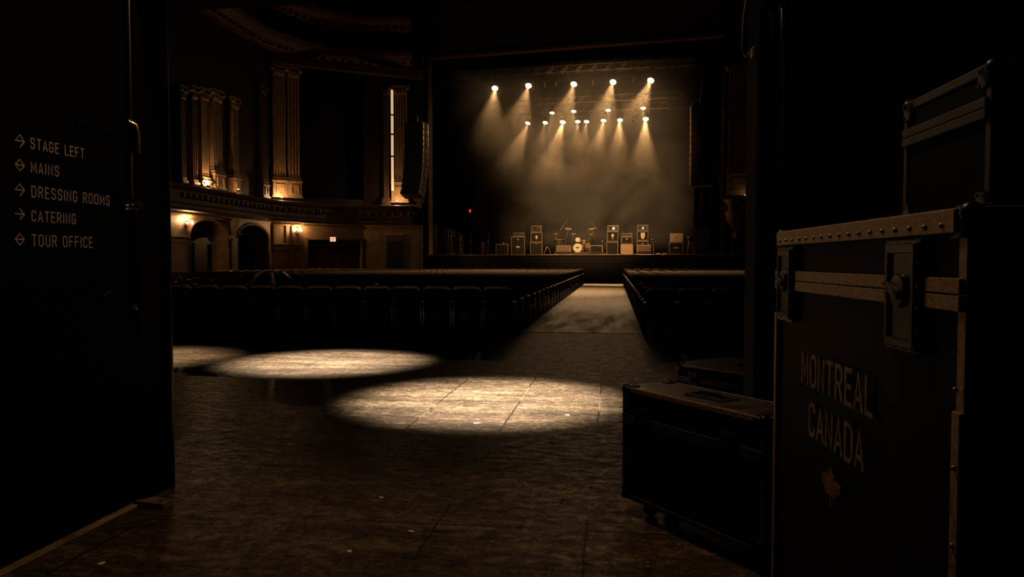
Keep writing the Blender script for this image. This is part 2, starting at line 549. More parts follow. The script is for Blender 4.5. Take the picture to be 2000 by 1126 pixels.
# aisle boards
f = MB(); f.box((-.62, 30.1, .004), (2.3, 32.0, .008))
tag(f.build('aisle_floor_boards', 'aisle'), 'long pale worn boards covering the aisle between the seat blocks', 'floor boards', kind='structure')

LX = -2.65
# corridor: side walls, doorway jambs, lintel
b = MB(); b.box((-2.85, 1.0, 2.2), (.2, 5.62, 4.4)); struct(b.build('wall_left', 'black'))
b = MB(); b.box((3.1, 1.1, 2.2), (.2, 5.4, 4.4)); struct(b.build('wall_right', 'black'))
b = MB(); b.box((0, -1.6, 2.2), (6.4, .2, 4.4)); struct(b.build('wall_back', 'black'))
b = MB()
b.box((-7.75, 3.98, 2.6), (10.2, .30, 5.2)).box((-2.66, 3.98, 1.6), (.04, .29, 3.2), bev=.008)
struct(b.build('wall_front_1', 'black'))
xj = at_y(1473, 600, 3.9).x
b = MB()
b.box((xj + 5.2, 4.05, 2.6), (10.4, .3, 5.2), bev=.008)
b.box((xj + .03, 3.91, 1.6), (.06, .05, 3.2), bev=.012).box((xj + .13, 3.89, 1.6), (.03, .04, 3.2), bev=.01)
b.box((xj + .06, 4.06, .17), (.2, .42, .34), bev=.01)
struct(b.build('wall_front_2', 'black'))
b = MB(); b.box((-1, 4.0, 4.05), (4.2, .34, 2.3)); struct(b.build('wall_front_lintel', 'black'))
b = MB(); b.box((.1, 1.25, 4.5), (6.4, 5.8, .2)); struct(b.build('ceiling_corridor', 'black'))
b = MB(); b.box((-3, 7.4, 5.3), (36, 6.4, .3)); struct(b.build('ceiling_balcony', 'black'))
# steel edge of the jamb catching the hall light
b = MB(); b.box((-2.632, 4.115, 1.55), (.02, .03, 3.1), bev=.006); struct(b.build('trim_1', 'blacksteel'))
# painted floor edge along the open door
b = MB(); b.box((-2.63, 1.9, .008), (.05, 3.7, .016), bev=.005); struct(b.build('baseboard_left', mat('scuffed_floor_edge', (.36, .25, .15), .5, var=.6, scale=9)))

# far hall shell
WP = [(-20.25, 14), (-20.25, 42.0), (-18.9, 43.3), (-16.0, 46.25), (-12.3, 46.85)]
FP = [(-19.05, 22), (-19.05, 39.5), (-18.75, 40.7), (-18.1, 42.2), (-17.1, 43.6), (-15.8, 44.5), (-14.2, 44.95), (-12.5, 45.2)]


def arch_poly(s0, s1, top, a0, a1, zs, zc, n=14):
    """outline of a wall panel s0..s1 by 0..top with an arched opening a0..a1"""
    cx = (a0 + a1) / 2; rx = (a1 - a0) / 2
    arc = [(cx + rx * math.cos(math.pi * k / n), zs + (zc - zs) * math.sin(math.pi * k / n)) for k in range(n + 1)]
    return [(s0, 0), (s0, top), (s1, top), (s1, 0), (a1, 0)] + arc + [(a0, 0)]


side = frame(Vector((-20.25, 0, 0)), (0, 1, 0), (0, 0, 1))  # z axis = +X
b = MB()
b.box((-20.55, 22.5, 1.85), (.6, 17, 3.7))
for (s0, s1, a0, a1) in ((31.0, 37.45, 33.4, 36.9), (37.45, 42.0, 38.0, 41.6)):
    b.prism(arch_poly(s0, s1, 3.7, a0, a1, 2.65, 3.42), -.9, side)
struct(b.build('wall_side_lower', 'plaster'))
b = MB()
b.box((-22.2, 37, 1.85), (.2, 12, 3.7)); b.box((-21.6, 31.9, 1.85), (1.2, .2, 3.7)); b.box((-21.6, 42.3, 1.85), (1.2, .2, 3.7))
b.box((-21.6, 37, 3.72), (1.4, 10.6, .1))
struct(b.build('wall_side_recess', 'darkwood'))
# splayed wall pieces
def seg_wall(mb, p, q, z0, z1, th=.3, shrink=0):
    p = Vector((p[0], p[1], 0)); q = Vector((q[0], q[1], 0)); d = q - p; L_ = d.length; d.normalize()
    n = Vector((-d.y, d.x, 0))
    c = (p + q) / 2 + n * th / 2
    mb.box((c.x, c.y, (z0 + z1) / 2), (L_, th, z1 - z0), rot=math.atan2(d.y, d.x))


b = MB(); seg_wall(b, WP[1], WP[2], 0, 3.7); seg_wall(b, WP[3], WP[4], 0, 3.7)
dd = (Vector(WP[3]) - Vector(WP[2])).normalized()
D0 = Vector(WP[2]) + dd * .28; D1 = Vector(WP[3]) - dd * .15
seg_wall(b, WP[2], D0, 0, 3.7); seg_wall(b, D1, WP[3], 0, 3.7); seg_wall(b, D0, D1, 2.72, 3.7)
struct(b.build('wall_splay_lower', 'plaster'))
b = MB()
seg_wall(b, WP[0], WP[1], 3.7, 18); seg_wall(b, WP[1], WP[2], 3.7, 18); seg_wall(b, WP[2], WP[3], 3.7, 5.3); seg_wall(b, WP[2], WP[3], 13.4, 18); seg_wall(b, WP[3], WP[4], 3.7, 18)
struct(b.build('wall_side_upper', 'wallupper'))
dn = Vector((-dd.y, dd.x))
b = MB(); seg_wall(b, tuple(Vector(WP[2]) + dn * 1.2), tuple(Vector(WP[3]) + dn * 1.2), 5.0, 13.8); struct(b.build('wall_box_recess', 'drape'))
b = MB(); b.box((14.6, 30, 9), (.4, 40, 18)); struct(b.build('wall_right_hall', 'plasterdark'))
b = MB(); b.box((-3, 31, 18.2), (38, 56, .3)); struct(b.build('ceiling_hall', mat('dark_ceiling_paint', (.015, .008, .005), .7, var=.3, scale=1)))
b = MB(); b.box((-3, 4.75, 11.6), (36, .5, 12.8)); struct(b.build('wall_rear_hall', 'black'))

# lower wall mouldings: band, capping, arch surrounds, pilaster strips
b = MB()
for (y0, y1) in ((20, 33.3), (37.0, 37.9)):
    b.box((-20.24, (y0 + y1) / 2, 2.52), (.16, y1 - y0, .1), bev=.02).box((-20.26, (y0 + y1) / 2, 2.25), (.1, y1 - y0, .05))
b.box((-20.24, 28, 3.56), (.2, 20, .12), bev=.02)
struct(b.build('trim_2', 'plaster'))
b = MB()
for (a0, a1) in ((33.4, 36.9), (38.0, 41.6)):
    cx = (a0 + a1) / 2; rx = (a1 - a0) / 2 + .06
    pts = [(-20.27, a0 - .06, 0)] + [(-20.27, cx - rx * math.cos(math.pi * k / 18), 2.65 + .83 * math.sin(math.pi * k / 18)) for k in range(19)] + [(-20.27, a1 + .06, 0)]
    b.tube(pts, .09, 6)
    rx2 = rx - .5
    b.tube([(-21.2, cx - rx * math.cos(math.pi * k / 18), 2.4 + .55 * math.sin(math.pi * k / 18)) for k in range(19)], .07, 6)
    arc = [(cx - rx * math.cos(math.pi * k / 18), 2.4 + .55 * math.sin(math.pi * k / 18)) for k in range(19)]
    top = [(cx + rx * math.cos(math.pi * k / 18), 2.65 + .83 * math.sin(math.pi * k / 18)) for k in range(19)]
    b.prism(arc + top, -.08, frame(Vector((-21.25, 0, 0)), (0, 1, 0), (0, 0, 1)))
struct(b.build('trim_3', 'plaster'))
# corbel consoles on the slim pier between the arches
b = MB()
b.prism([(0, 2.75), (.12, 2.75), (.35, 3.6), (0, 3.6)], .5, frame(Vector((-20.3, 37.7, 0)), (1, 0, 0), (0, 0, 1)))
b.box((-20.2, 37.45, 1.3), (.2, .5, 2.6), bev=.03)
struct(b.build('trim_4', 'plaster'))

# doors in the arches and at the exit
def panel_door(name, c, ang, w_, h_, n):
    d = struct(bpy.data.objects.new(name, None)); C.objects.link(d); d.location = c; d.rotation_euler = (0, 0, ang)
    for s_ in (-1, 1):
        q = MB(); q.box((s_ * w_ / 4, 0, h_ / 2), (w_ / 2 - .02, .06, h_), bev=.01)
        q.box((s_ * w_ / 4, -.035, h_ * .72), (w_ / 2 - .3, .03, h_ * .4), bev=.012).box((s_ * w_ / 4, -.035, h_ * .27), (w_ / 2 - .3, .03, h_ * .34), bev=.012)
        leaf = q.build('door_leaf', n, d)
        q = MB(); q.tube([(s_ * .09, -.04, 1.0), (s_ * .09, -.09, 1.02), (s_ * .09, -.09, 1.25), (s_ * .09, -.04, 1.27)], .014, 6)
        q.build('door_handle', 'brass', leaf, True)
    return d


M['reddoor'] = mat('dark_red_door_paint', (.10, .028, .016), .5, var=.4, scale=2)
panel_door('door_1', (-21.9, 35.15, 0), math.pi / 2, 2.8, 2.35, 'darkwood')
panel_door('door_2', (-21.9, 39.8, 0), math.pi / 2, 2.8, 2.35, 'darkwood')
dm = (D0 + D1) / 2; dang = math.atan2(dd.y, dd.x)
panel_door('door_3', (dm.x - dd.y * .35, dm.y + dd.x * .35, 0), dang, (D1 - D0).length - .1, 2.6, 'reddoor')
b = MB()
wd = (D1 - D0).length
b.box((-wd / 2 + .0, -.05, 1.38), (.16, .14, 2.76), bev=.02).box((wd / 2, -.05, 1.38), (.16, .14, 2.76), bev=.02).box((0, -.05, 2.74), (wd + .16, .14, .14), bev=.02)
b.box((0, -.03, 3.5), (wd + .5, .18, .12), bev=.03)
struct(b.build('door_3_frame', 'plaster', loc=(dm.x, dm.y, 0), rot=(0, 0, dang)))

# pier with sconce between second arch and exit door: panelled
pd = (Vector(WP[2]) - Vector(WP[1])).normalized(); pang = math.atan2(pd.y, pd.x); pm = (Vector(WP[1]) + Vector(WP[2])) / 2
b = MB()
b.box((0, -.06, 2.4), (1.72, .14, .12), bev=.02).box((0, -.05, 2.15), (1.7, .1, .05)).box((0, -.05, 3.55), (1.72, .14, .1), bev=.02)
b.box((-.8, -.07, 3.0), (.12, .14, 1.1)).box((-.05, -.05, 3.0), (.05, .08, 1.0)).box((.32, -.1, 3.0), (.16, .2, 1.1), bev=.02).box((.72, -.07, 3.0), (.14, .14, 1.1))
b.box((.22, -.07, 1.05), (.16, .14, 2.1), bev=.02)
struct(b.build('trim_5', 'plaster', loc=(pm.x, pm.y, 0), rot=(0, 0, pang)))

# balcony: slab, fascia with mouldings, cornices
def inward(path, d):
    out = []
    P = [Vector(p) for p in path]
    for i, p in enumerate(P):
        t = (P[min(i + 1, len(P) - 1)] - P[max(i - 1, 0)]).normalized()
        out.append(tuple(p + Vector((t.y, -t.x)) * d))
    return out


b = MB()
# profile offset: + is to the left of travel = outward (toward wall)
b.sweep(FP, [(1.9, 3.74), (.25, 3.70), (.05, 3.66), (0, 3.75), (.0, 3.9), (.12, 4.0), (.15, 4.15), (.12, 4.55), (.02, 4.62), (-.04, 4.72), (.02, 4.82), (.2, 4.86), (1.9, 4.9)])
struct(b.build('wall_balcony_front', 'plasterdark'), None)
b = MB()
acc = 0
for (p, q) in zip(FP, FP[1:]):
    p = Vector(p); q = Vector(q); L_ = (q - p).length; d = (q - p) / L_
    while acc < L_:
        c = p + d * acc; nrm = Vector((-d.y, d.x))
        c2 = c + nrm * .13
        if c.y > 31:
            b.sphere((c2.x, c2.y, 4.34), .13, 6, (1, 1, 1.15))
            c3 = c + d * .24 + nrm * .13
            b.sphere((c3.x, c3.y, 4.34), .07, 5, (1, 1, 1.9))
        acc += .48
    acc -= L_
struct(b.build('trim_6', 'gilt', None, True))
for k, (z, dd_) in enumerate(((14.1, .1), (16.15, .5))):
    b = MB(); b.sweep(FP, [(1.4 - dd_, z - .5), (.9 - dd_, z - .45), (.7 - dd_, z - .25), (.6 - dd_, z - .2), (.45 - dd_, z), (.3 - dd_, z + .05), (.25 - dd_, z + .3), (1.4 - dd_, z + .4)])
    acc = 0
    for (p, q) in zip(FP, FP[1:]):
        p = Vector(p); q = Vector(q); L_ = (q - p).length; d = (q - p) / L_
        while acc < L_:
            c = p + d * acc + Vector((-d.y, d.x)) * (.78 - dd_)
            if c.y > 34: b.box((c.x, c.y, z - .33), (.22, .22, .18), rot=math.atan2(d.y, d.x))
            acc += .5
        acc -= L_
    struct(b.build('trim_%d' % (7 + k), mat('red_gold_cornice_%d' % k, (.075, .022, .010), .5, var=.5, scale=4)))

# upper pilasters
def pilaster(name, base, ang, w_, z0, z1, ped=0.0, flutes=5, m='plaster', panel=True):
    b = MB()
    d = .28
    if ped:
        b.box((0, -d / 2 - .05, z0 + ped / 2), (w_ + .16, d + .1, ped), bev=.015)
        b.box((0, -d / 2 - .06, z0 + .06), (w_ + .28, d + .2, .12), bev=.02).box((0, -d / 2 - .06, z0 + ped - .05), (w_ + .28, d + .2, .12), bev=.03)
        if panel:
            pw = w_ * .62; ph = ped * .5; y_ = -d - .11
            for sx in (-1, 1): b.box((sx * pw / 2, y_, z0 + ped * .5), (.07, .06, ph + .07), bev=.015)
            for sz in (-1, 1): b.box((0, y_, z0 + ped * .5 + sz * ph / 2), (pw, .06, .07), bev=.015)
    zb = z0 + ped
    b.box((0, -d / 2 - .03, zb + .09), (w_ + .2, d + .14, .18), bev=.05).box((0, -d / 2 - .01, zb + .25), (w_ + .08, d + .06, .12), bev=.04)
    if flutes:
        k = flutes; fw = w_ / (2 * k - 1)
        b.box((0, -d / 2 + .03, (zb + z1) / 2), (w_, d - .06, z1 - zb))
        for i in range(k):
            x = -w_ / 2 + fw / 2 + i * 2 * fw
            b.box((x, -d + .02, (zb + z1) / 2), (fw * 1.05, .07, z1 - zb - .2), bev=.02)
    else:
        b.box((0, -d / 2, (zb + z1) / 2), (w_, d, z1 - zb), bev=.03)
        for sx in (-1, 1): b.box((sx * (w_ / 2 - .05), -d - .01, (zb + z1) / 2), (.05, .05, z1 - zb - .3))
    # capital: leaves and scrolls
    for i in range(5):
        x = -w_ / 2 + w_ * (i + .5) / 5
        b.sphere((x, -d - .04, z1 + .1), .1, 6, (1, 1, 1.8)); b.sphere((x, -d - .1, z1 + .24), .06, 5)
    for sx in (-1, 1): b.sphere((sx * (w_ / 2 + .06), -d - .05, z1 + .34), .13, 8)
    b.box((0, -d / 2, z1 + .5), (w_ + .36, d + .2, .12), bev=.03).box((0, -d / 2, z1 + .2), (w_, d, .6))
    return struct(b.build(name, m, loc=base, rot=(0, 0, ang), smooth=False))


def wall_at(px, p, q, py=300):
    """point of a plan segment seen at photo column px"""
    d = ray(px, py); p = Vector(p); q = Vector(q)
    e = q - p; den = d.x * e.y - d.y * e.x
    t = (d.x * (-p.y) - d.y * (-p.x)) / den
    return p + e * t


n_ = 9
def add_pil(p, q, px0, px1, z0, z1, ped, fl, m='plaster'):
    global n_
    a = wall_at(px0, p, q); c = wall_at(px1, p, q)
    mid = (a + c) / 2; d = (Vector(q) - Vector(p)).normalized()
    pilaster('trim_%d' % n_, (mid.x, mid.y, 0), math.atan2(d.y, d.x), (c - a).length, z0, z1, ped, fl, m)
    n_ += 1


PA, PB, PC, PD, PE = WP
add_pil(PA, PB, 344, 352, 5.0, 9.0, 0, 3)
add_pil(PA, PB, 366, 375, 5.0, 9.2, 0, 3)
add_pil(PA, PB, 382, 397, 5.0, 9.3, .35, 0)
add_pil(PA, PB, 407, 424, 5.0, 9.5, .8, 5)
add_pil(PA, PB, 446, 456, 5.0, 9.5, .8, 3)
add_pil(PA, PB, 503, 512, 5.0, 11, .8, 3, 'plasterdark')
add_pil(PB, PC, 531, 555, 5.15, 12.4, 1.05, 5)
add_pil(PB, PC, 561, 582, 5.15, 12.4, 1.05, 4)
add_pil(PD, PE, 750, 760, 4.9, 12.0, .3, 0, 'plasterdark')
add_pil(PD, PE, 768, 796, 5.1, 12.0, 1.35, 6)
b = MB(); seg_wall(b, tuple(Vector(PB) - dn * .5), tuple(Vector(PE) - dn * .3), 13.0, 13.5, .5); struct(b.build('trim_%d' % n_, 'plasterdark')); n_ += 1

# ------------------------------------------------------------------ proscenium, stage
uL, uR = u_at(842, 0, 300), u_at(1405, 0, 300)
b = MB()
def sbox(mb, u0, u1, v0, v1, z0, z1, bev=0):
    c = S((u0 + u1) / 2, (v0 + v1) / 2, (z0 + z1) / 2)
    mb.box(c, (u1 - u0, v1 - v0, z1 - z0), rot=-TH, bev=bev)
    return mb


sbox(b, uL - 2.4, uL - .25, .3, .9, 0, 18); sbox(b, uR + .2, uR + 8, .3, .9, 0, 18); sbox(b, uL - 2, uR + 2, .3, .9, 14.6, 18)
struct(b.build('wall_proscenium', 'plasterdark'))
b = MB()
for uu in (uL - .3, uL - .75, uR + .25, uR + .8):
    sbox(b, uu - .09, uu + .09, .08, .36, SZ, 14.8, .03)
sbox(b, uL - .4, uR + .4, .08, .36, 14.5, 14.75, .03)
struct(b.build('trim_%d' % n_, 'plasterdark')); n_ += 1
pilaster('trim_%d' % n_, S(u_at(816, .28, 200), .28, 0), -TH, .75, 5.2, 14.0, 1.0, 4); n_ += 1
# right pilaster seen past the doorway post
b = pilaster('trim_%d' % n_, S(u_at(1440, .28, 300), .28, 0), -TH, 1.0, 5.2, 12.2, 1.3, 6); n_ += 1
# ornamental corbelled box on each side of the opening
for px_ in (790, 1442):
    b = MB(); u0 = u_at(px_, .1, 420)
    c = S(u0, .1, 0)
    b.lathe([(0, 2.6), (.25, 2.65), (.35, 2.9), (.3, 3.1), (.55, 3.5), (.75, 3.8), (.72, 4.0), (.78, 4.1), (.78, 4.8), (.86, 4.9), (.86, 5.0), (0, 5.05)], 14, Matrix.Translation(c))
    for k in range(9):
        a = k * 2 * math.pi / 9
        b.sphere(c + Vector((.8 * math.cos(a), .8 * math.sin(a), 4.45)), .14, 6, (1, 1, 1.6))
    struct(b.build('trim_%d' % n_, 'gilt', None, True)); n_ += 1
# stage platform
uSL, uSR = u_at(798, 0), uR + 3.2
b = MB(); sbox(b, uSL, uSR, .12, 12.5, 0, SZ - .06); struct(b.build('wall_stage_front', mat('black_stage_front', (.003, .0025, .002), .6, var=.4, scale=3)))
b = MB(); sbox(b, uSL - .05, uSR, 0, 12.5, SZ - .06, SZ, .012); struct(b.build('floor_stage', 'stagefloor'))
b = MB(); sbox(b, uSL, uSR, .05, .14, 1.28, 1.36, .01); sbox(b, uSL, uSR, .06, .13, .12, .2, .01); struct(b.build('trim_%d' % n_, 'darkwood')); n_ += 1
b = MB(); sbox(b, uSL, uSR, -.03, .03, SZ - .07, SZ + .004, .01); struct(b.build('trim_%d' % n_, 'worn')); n_ += 1  # pale strip added to paint the lit line along the stage lip

# drapes
def drape(name, u0, u1, v, z0, z1, m, label, amp=.16, wl=.55):
    b = MB(); N = int((u1 - u0) / wl * 8)
    rings = []
    for k in range(N + 1):
        u = u0 + (u1 - u0) * k / N
        ph = 2 * math.pi * (u / wl) + .7 * math.sin(u * 1.3)
        dv = amp * math.sin(ph) + .05 * math.sin(ph * 2.3 + 1)
        rings.append([b.bm.verts.new(S(u, v + dv, z0)), b.bm.verts.new(S(u + .02 * math.sin(u), v + dv * .8, z1))])
    for a, c in zip(rings, rings[1:]): b.bm.faces.new((a[0], c[0], c[1], a[1]))
    o = b.build(name, m, None, True)
    md = o.modifiers.new('thick', 'SOLIDIFY'); md.thickness = .02
    return tag(o, label, 'curtain')


drape('backdrop_curtain', -12, 12, 11.2, SZ, 15.5, M['brdrape'], 'wide dark backdrop curtain hanging behind the drum kit and amplifiers', .03, 1.7)
drape('leg_curtain', uL - .6, u_at(938, 4.5, 300), 4.5, SZ, 15.5, M['brdrape'], 'dark brown pleated side curtain with a small red sign in front of it')
drape('leg_curtain', u_at(1356, 4.5, 300), uR + 1, 4.5, SZ, 15.5, M['drape'], 'black pleated side curtain behind the tall speaker on the right')
drape('valance_curtain', uL - .3, uR + .3, 1.9, 12.9, 15.8, M['drape'], 'short black valance curtain across the top of the stage opening', .1, .5)

# ------------------------------------------------------------------ haze
def haze(name, label, u0, u1, v0, v1, z0, z1, lo, hi, fade, anis=.15):
    c = S((u0 + u1) / 2, (v0 + v1) / 2, (z0 + z1) / 2)
    b = MB(); b.box((0, 0, 0), (u1 - u0, v1 - v0, z1 - z0))
    m = bpy.data.materials.new(name); m.use_nodes = True
    nt = m.node_tree; L = nt.links.new
    nt.nodes.remove(nt.nodes['Principled BSDF'])
    out = nt.nodes['Material Output']
    vs = nt.nodes.new('ShaderNodeVolumeScatter')
    vs.inputs['Color'].default_value = (1, .93, .82, 1)
    vs.inputs['Anisotropy'].default_value = anis
    tc = nt.nodes.new('ShaderNodeTexCoord')
    mp = nt.nodes.new('ShaderNodeMapping'); mp.inputs['Scale'].default_value = (.26, .26, .34)
    nz = nt.nodes.new('ShaderNodeTexNoise'); nz.inputs['Scale'].default_value = 1.0; nz.inputs['Detail'].default_value = 3.0; nz.inputs['Distortion'].default_value = .7
    L(tc.outputs['Object'], mp.inputs[0]); L(mp.outputs[0], nz.inputs['Vector'])

    def rng(x, a, bb, cc, d, smooth=False):
        n = nt.nodes.new('ShaderNodeMapRange')
        if smooth: n.interpolation_type = 'SMOOTHSTEP'
        for q, k in enumerate((a, bb, cc, d)): n.inputs[q + 1].default_value = k
        L(x, n.inputs[0]); return n.outputs[0]

    def mul(x, y):
        n = nt.nodes.new('ShaderNodeMath'); n.operation = 'MULTIPLY'; L(x, n.inputs[0]); L(y, n.inputs[1]); return n.outputs[0]
    d = rng(nz.outputs[0], .36, .66, lo, hi)
    sx = nt.nodes.new('ShaderNodeSeparateXYZ'); L(tc.outputs['Object'], sx.inputs[0])
    hx, hz = (u1 - u0) / 2, (z1 - z0) / 2
    d = mul(d, rng(sx.outputs[0], -hx, -hx + fade[0], 0, 1, True)); d = mul(d, rng(sx.outputs[0], hx, hx - fade[0], 0, 1, True))
    d = mul(d, rng(sx.outputs[2], -hz, -hz + fade[1], 0, 1, True))
    L(d, vs.inputs['Density'])
    L(vs.outputs[0], out.inputs['Volume'])
    o = b.build(name, m, loc=c, rot=(0, 0, -TH))
    return tag(o, label, 'haze', kind='stuff')


haze('stage_haze', 'warm drifting cloud of haze in front of the backdrop curtain, behind the amplifiers', -8.0, 8.6, 7.7, 10.8, SZ + .05, 13.2, .02, .42, (4.5, 1.5))
haze('beam_haze', 'thin haze lit up by the spotlight beams under the front trusses', -8.0, 8.2, -3.2, 7.6, 5.6, 12.8, .013, .048, (2.0, 6.8))

# ------------------------------------------------------------------ lighting rig
def truss(label, u0, z0, u1, z1, v, m='trussalu'):
    p = S(u0, v, z0); q = S(u1, v, z1)
    d = q - p; L_ = d.length
    t = thing('lighting_truss', label, 'truss', p, group='lighting trusses over the stage',
              rot=d.to_track_quat('X', 'Z').to_euler())
    for (y, z) in ((-.2, 0), (.2, 0), (-.2, .4), (.2, .4)):
        c = MB(); c.tube([(0, y, z), (L_, y, z)], .026, 6); c.build('chord', m, t, True)
    c = MB(); n = int(L_ / .45)
    for i in range(n):
        x0 = L_ * i / n; x1 = L_ * (i + 1) / n
        for y in (-.2, .2):
            c.tube([(x0, y, 0 if i % 2 else .4), (x1, y, .4 if i % 2 else 0)], .012, 5)
        c.tube([(x0, -.2, .4), (x0, .2, .4)], .012, 5); c.tube([(x0, -.2, 0), (x0, .2, 0)], .012, 5)
    o = c.build('lattice', m, t, True)
    for fx in (.12, .5, .88):
        c = MB(); c.tube([(L_ * fx, 0, .4), (L_ * fx, 0, 18.0 - z0)], .008, 5); c.build('hoist_chain', m, t, True)
    return t


LENS_R = .17


def fixture(u, z, V, zt, tilt_dir, label, lit=2, scale=1.0, group=None, power=0, deg=24, blend=.6):
    """moving-head / par can hanging from a truss chord; lens centre at (u, z), beam along tilt_dir"""
    d = Vector(tilt_dir).normalized()
    rot = d.to_track_quat('-Z', 'Y').to_matrix().to_4x4()
    m = rot  # local frame at lens: beam along -z
    s_ = scale
    pv = m @ Vector((0, 0, .24 * s_))
    pos = S(u, V - .2 - pv.dot(VD), z)
    hang = max(.16, zt - z - pv.z - .12)
    t = thing('stage_spotlight', label, 'stage light', pos, group=group)
    s_ = scale
    r = LENS_R * s_
    b = MB(); b.lathe([(r * 1.18, -.02 * s_), (r * 1.22, .02 * s_), (r * 1.15, .14 * s_), (r * 1.05, .2 * s_), (r * .95, .42 * s_), (r * .6, .5 * s_), (0, .52 * s_)], 16, m)
    b.lathe([(r * 1.18, -.02 * s_), (r * 1.02, -.02 * s_), (r * 1.0, .03 * s_)], 16, m)
    b.build('housing', 'blacksteel', t, True)
    b = MB(); b.lathe([(0, 0), (r * .55, .004), (r, .018)], 16, m)
    lens_m = ('glassdark', 'lensdim', 'lens')[lit]
    b.build('lens', lens_m, t, True)
    # yoke: two arms from the body's pivot up to the clamp
    b = MB(); rr = r * 1.35
    ax = UD
    top = pv + Vector((0, 0, hang))
    b.tube([pv + ax * rr, pv + ax * rr + Vector((0, 0, hang * .75)), pv + ax * rr * .4 + Vector((0, 0, hang)), pv - ax * rr * .4 + Vector((0, 0, hang)), pv - ax * rr + Vector((0, 0, hang * .75)), pv - ax * rr], .018 * s_, 6)
    b.build('yoke', 'blacksteel', t, True)
    b = MB(); b.box(top + Vector((0, 0, .07)), (.12, .12, .16), bev=.02); b.build('clamp', 'blacksteel', t)
    if power:
        o = spot('spot_beam', m @ Vector((0, 0, -.03)), (m @ Vector((0, 0, -.03))) + d, power, deg, blend, WARM, .06)
        o.parent = t
    return t


def beam_dir(px_dx, down=1.0, fwd=1.0):
    """down and towards the seats, px_dx = sideways drift"""
    return UD * px_dx - VD * fwd + Vector((0, 0, -down))


V1, V2, V3 = 1.4, 5.0, 7.0
row1 = [(970, 175, .22), (1035, 170, .03), (1123, 167, -.05), (1199, 163, -.08), (1272, 160, -.25)]
p0 = at_v(970, 175, V1); p1 = at_v(1272, 160, V1)
u0, _, z0 = uvz(p0); u1, _, z1 = uvz(p1)
sl = (z1 - z0) / (u1 - u0)
HG = .85
truss('black lattice truss nearest the seats, carrying five bright spotlights', u0 - 2.6, z0 + HG - sl * 2.6, u1 + 2.6, z1 + HG + sl * 2.6, V1 - .0)
G1 = 'spotlights on the front truss'
for k, (px, py, dx) in enumerate(row1):
    u, v, z = uvz(at_v(px, py, V1))
    zt = z0 + sl * (u - u0) + HG
    fixture(u, z, V1, zt, beam_dir(dx, 1.0), 'bright lit spotlight on the front truss, %s of five from the left' % ORD[k], 2, 1.12, G1, 6800, 31, .9)
# unlit movers between them
un = [(947, 165), (1000, 178), (1066, 172), (1086, 170), (1160, 168), (1236, 163), (1305, 158), (1322, 157)]
for k, (px, py) in enumerate(un):
    u, v, z = uvz(at_v(px, py, V1)); zt = z0 + sl * (u - u0) + HG
    fixture(u, z, V1, zt, (.25 * (-1) ** k, .3, -1), 'unlit black moving-head lamp on the front truss, %s of eight from the left' % ORD[k], 0, .95, 'unlit lamps on the front truss')
# mid truss
row2 = [(1080, 222), (1122, 219), (1189, 217), (1257, 213)]
p0 = at_v(1080, 222, V2); p1 = at_v(1257, 213, V2); u0, _, z0 = uvz(p0); u1, _, z1 = uvz(p1); sl = (z1 - z0) / (u1 - u0)
truss('black lattice truss in the middle, carrying four dim spotlights', u0 - 4.2, z0 + .62 - sl * 4.2, u1 + 3.2, z1 + .62 + sl * 3.2, V2)
for k, (px, py) in enumerate(row2):
    u, v, z = uvz(at_v(px, py, V2))
    zt = z0 + sl * (u - u0) + .62
    fixture(u, z, V2, zt, beam_dir(0, 2.4), 'dim lit spotlight on the middle truss, %s of four from the left' % ORD[k], 2, .95, 'spotlights on the middle truss', 1500, 34, .9)
for k, (px, py) in enumerate([(985, 228), (1045, 226), (1310, 212)]):
    u, v, z = uvz(at_v(px, py, V2))
    zt = z0 + sl * (u - u0) + .62
    fixture(u, z, V2, zt, (.3, .4, -1), 'unlit lamp on the middle truss, %s of three from the left' % ORD[k], 0, .9, 'unlit lamps on the middle truss')
# back row
row3 = [(1033, 242, -.4, 5000), (1067, 241, -.1, 1800), (1101, 240, -.2, 12000), (1130, 239, .1, 2500), (1147, 239, -.05, 2500), (1180, 237, -.2, 6000), (1212, 236, .05, 7000), (1262, 234, .02, 14000)]
p0 = at_v(1033, 242, V3); p1 = at_v(1262, 234, V3); u0, _, z0 = uvz(p0); u1, _, z1 = uvz(p1); sl = (z1 - z0) / (u1 - u0)
truss('black lattice truss at the back, carrying eight lit spotlights', u0 - 3.2, z0 + .72 - sl * 3.2, u1 + 3.2, z1 + .72 + sl * 3.2, V3)
for k, (px, py, dx, pw) in enumerate(row3):
    u, v, z = uvz(at_v(px, py, V3)); zt = z0 + sl * (u - u0) + .72
    fixture(u, z, V3, zt, beam_dir(dx, 1.7), 'lit spotlight on the back truss, %s of eight from the left' % ORD[k], 2, 1.0 + (.16 if pw > 10000 else 0), 'spotlights on the back truss', pw, 36, .8)
for k, (px, py) in enumerate([(990, 246), (1240, 236), (1294, 235)]):
    u, v, z = uvz(at_v(px, py, V3))
    zt = z0 + sl * (u - u0) + .72
    fixture(u, z, V3, zt, (-.4, -.3, -1), 'unlit lamp on the back truss, %s of three from the left' % ORD[k], 0, .95, 'unlit lamps on the back truss')

# ------------------------------------------------------------------ backline on the stage
SROT = -TH


def stage_box_px(pxl, pxr, pyt, v):
    """left edge, right edge and top from the photo at stage depth v -> u centre, width, height above stage"""
    a = uvz(at_v(pxl, pyt, v)); c = uvz(at_v(pxr, pyt, v))
    return (a[0] + c[0]) / 2, c[0] - a[0], a[2]


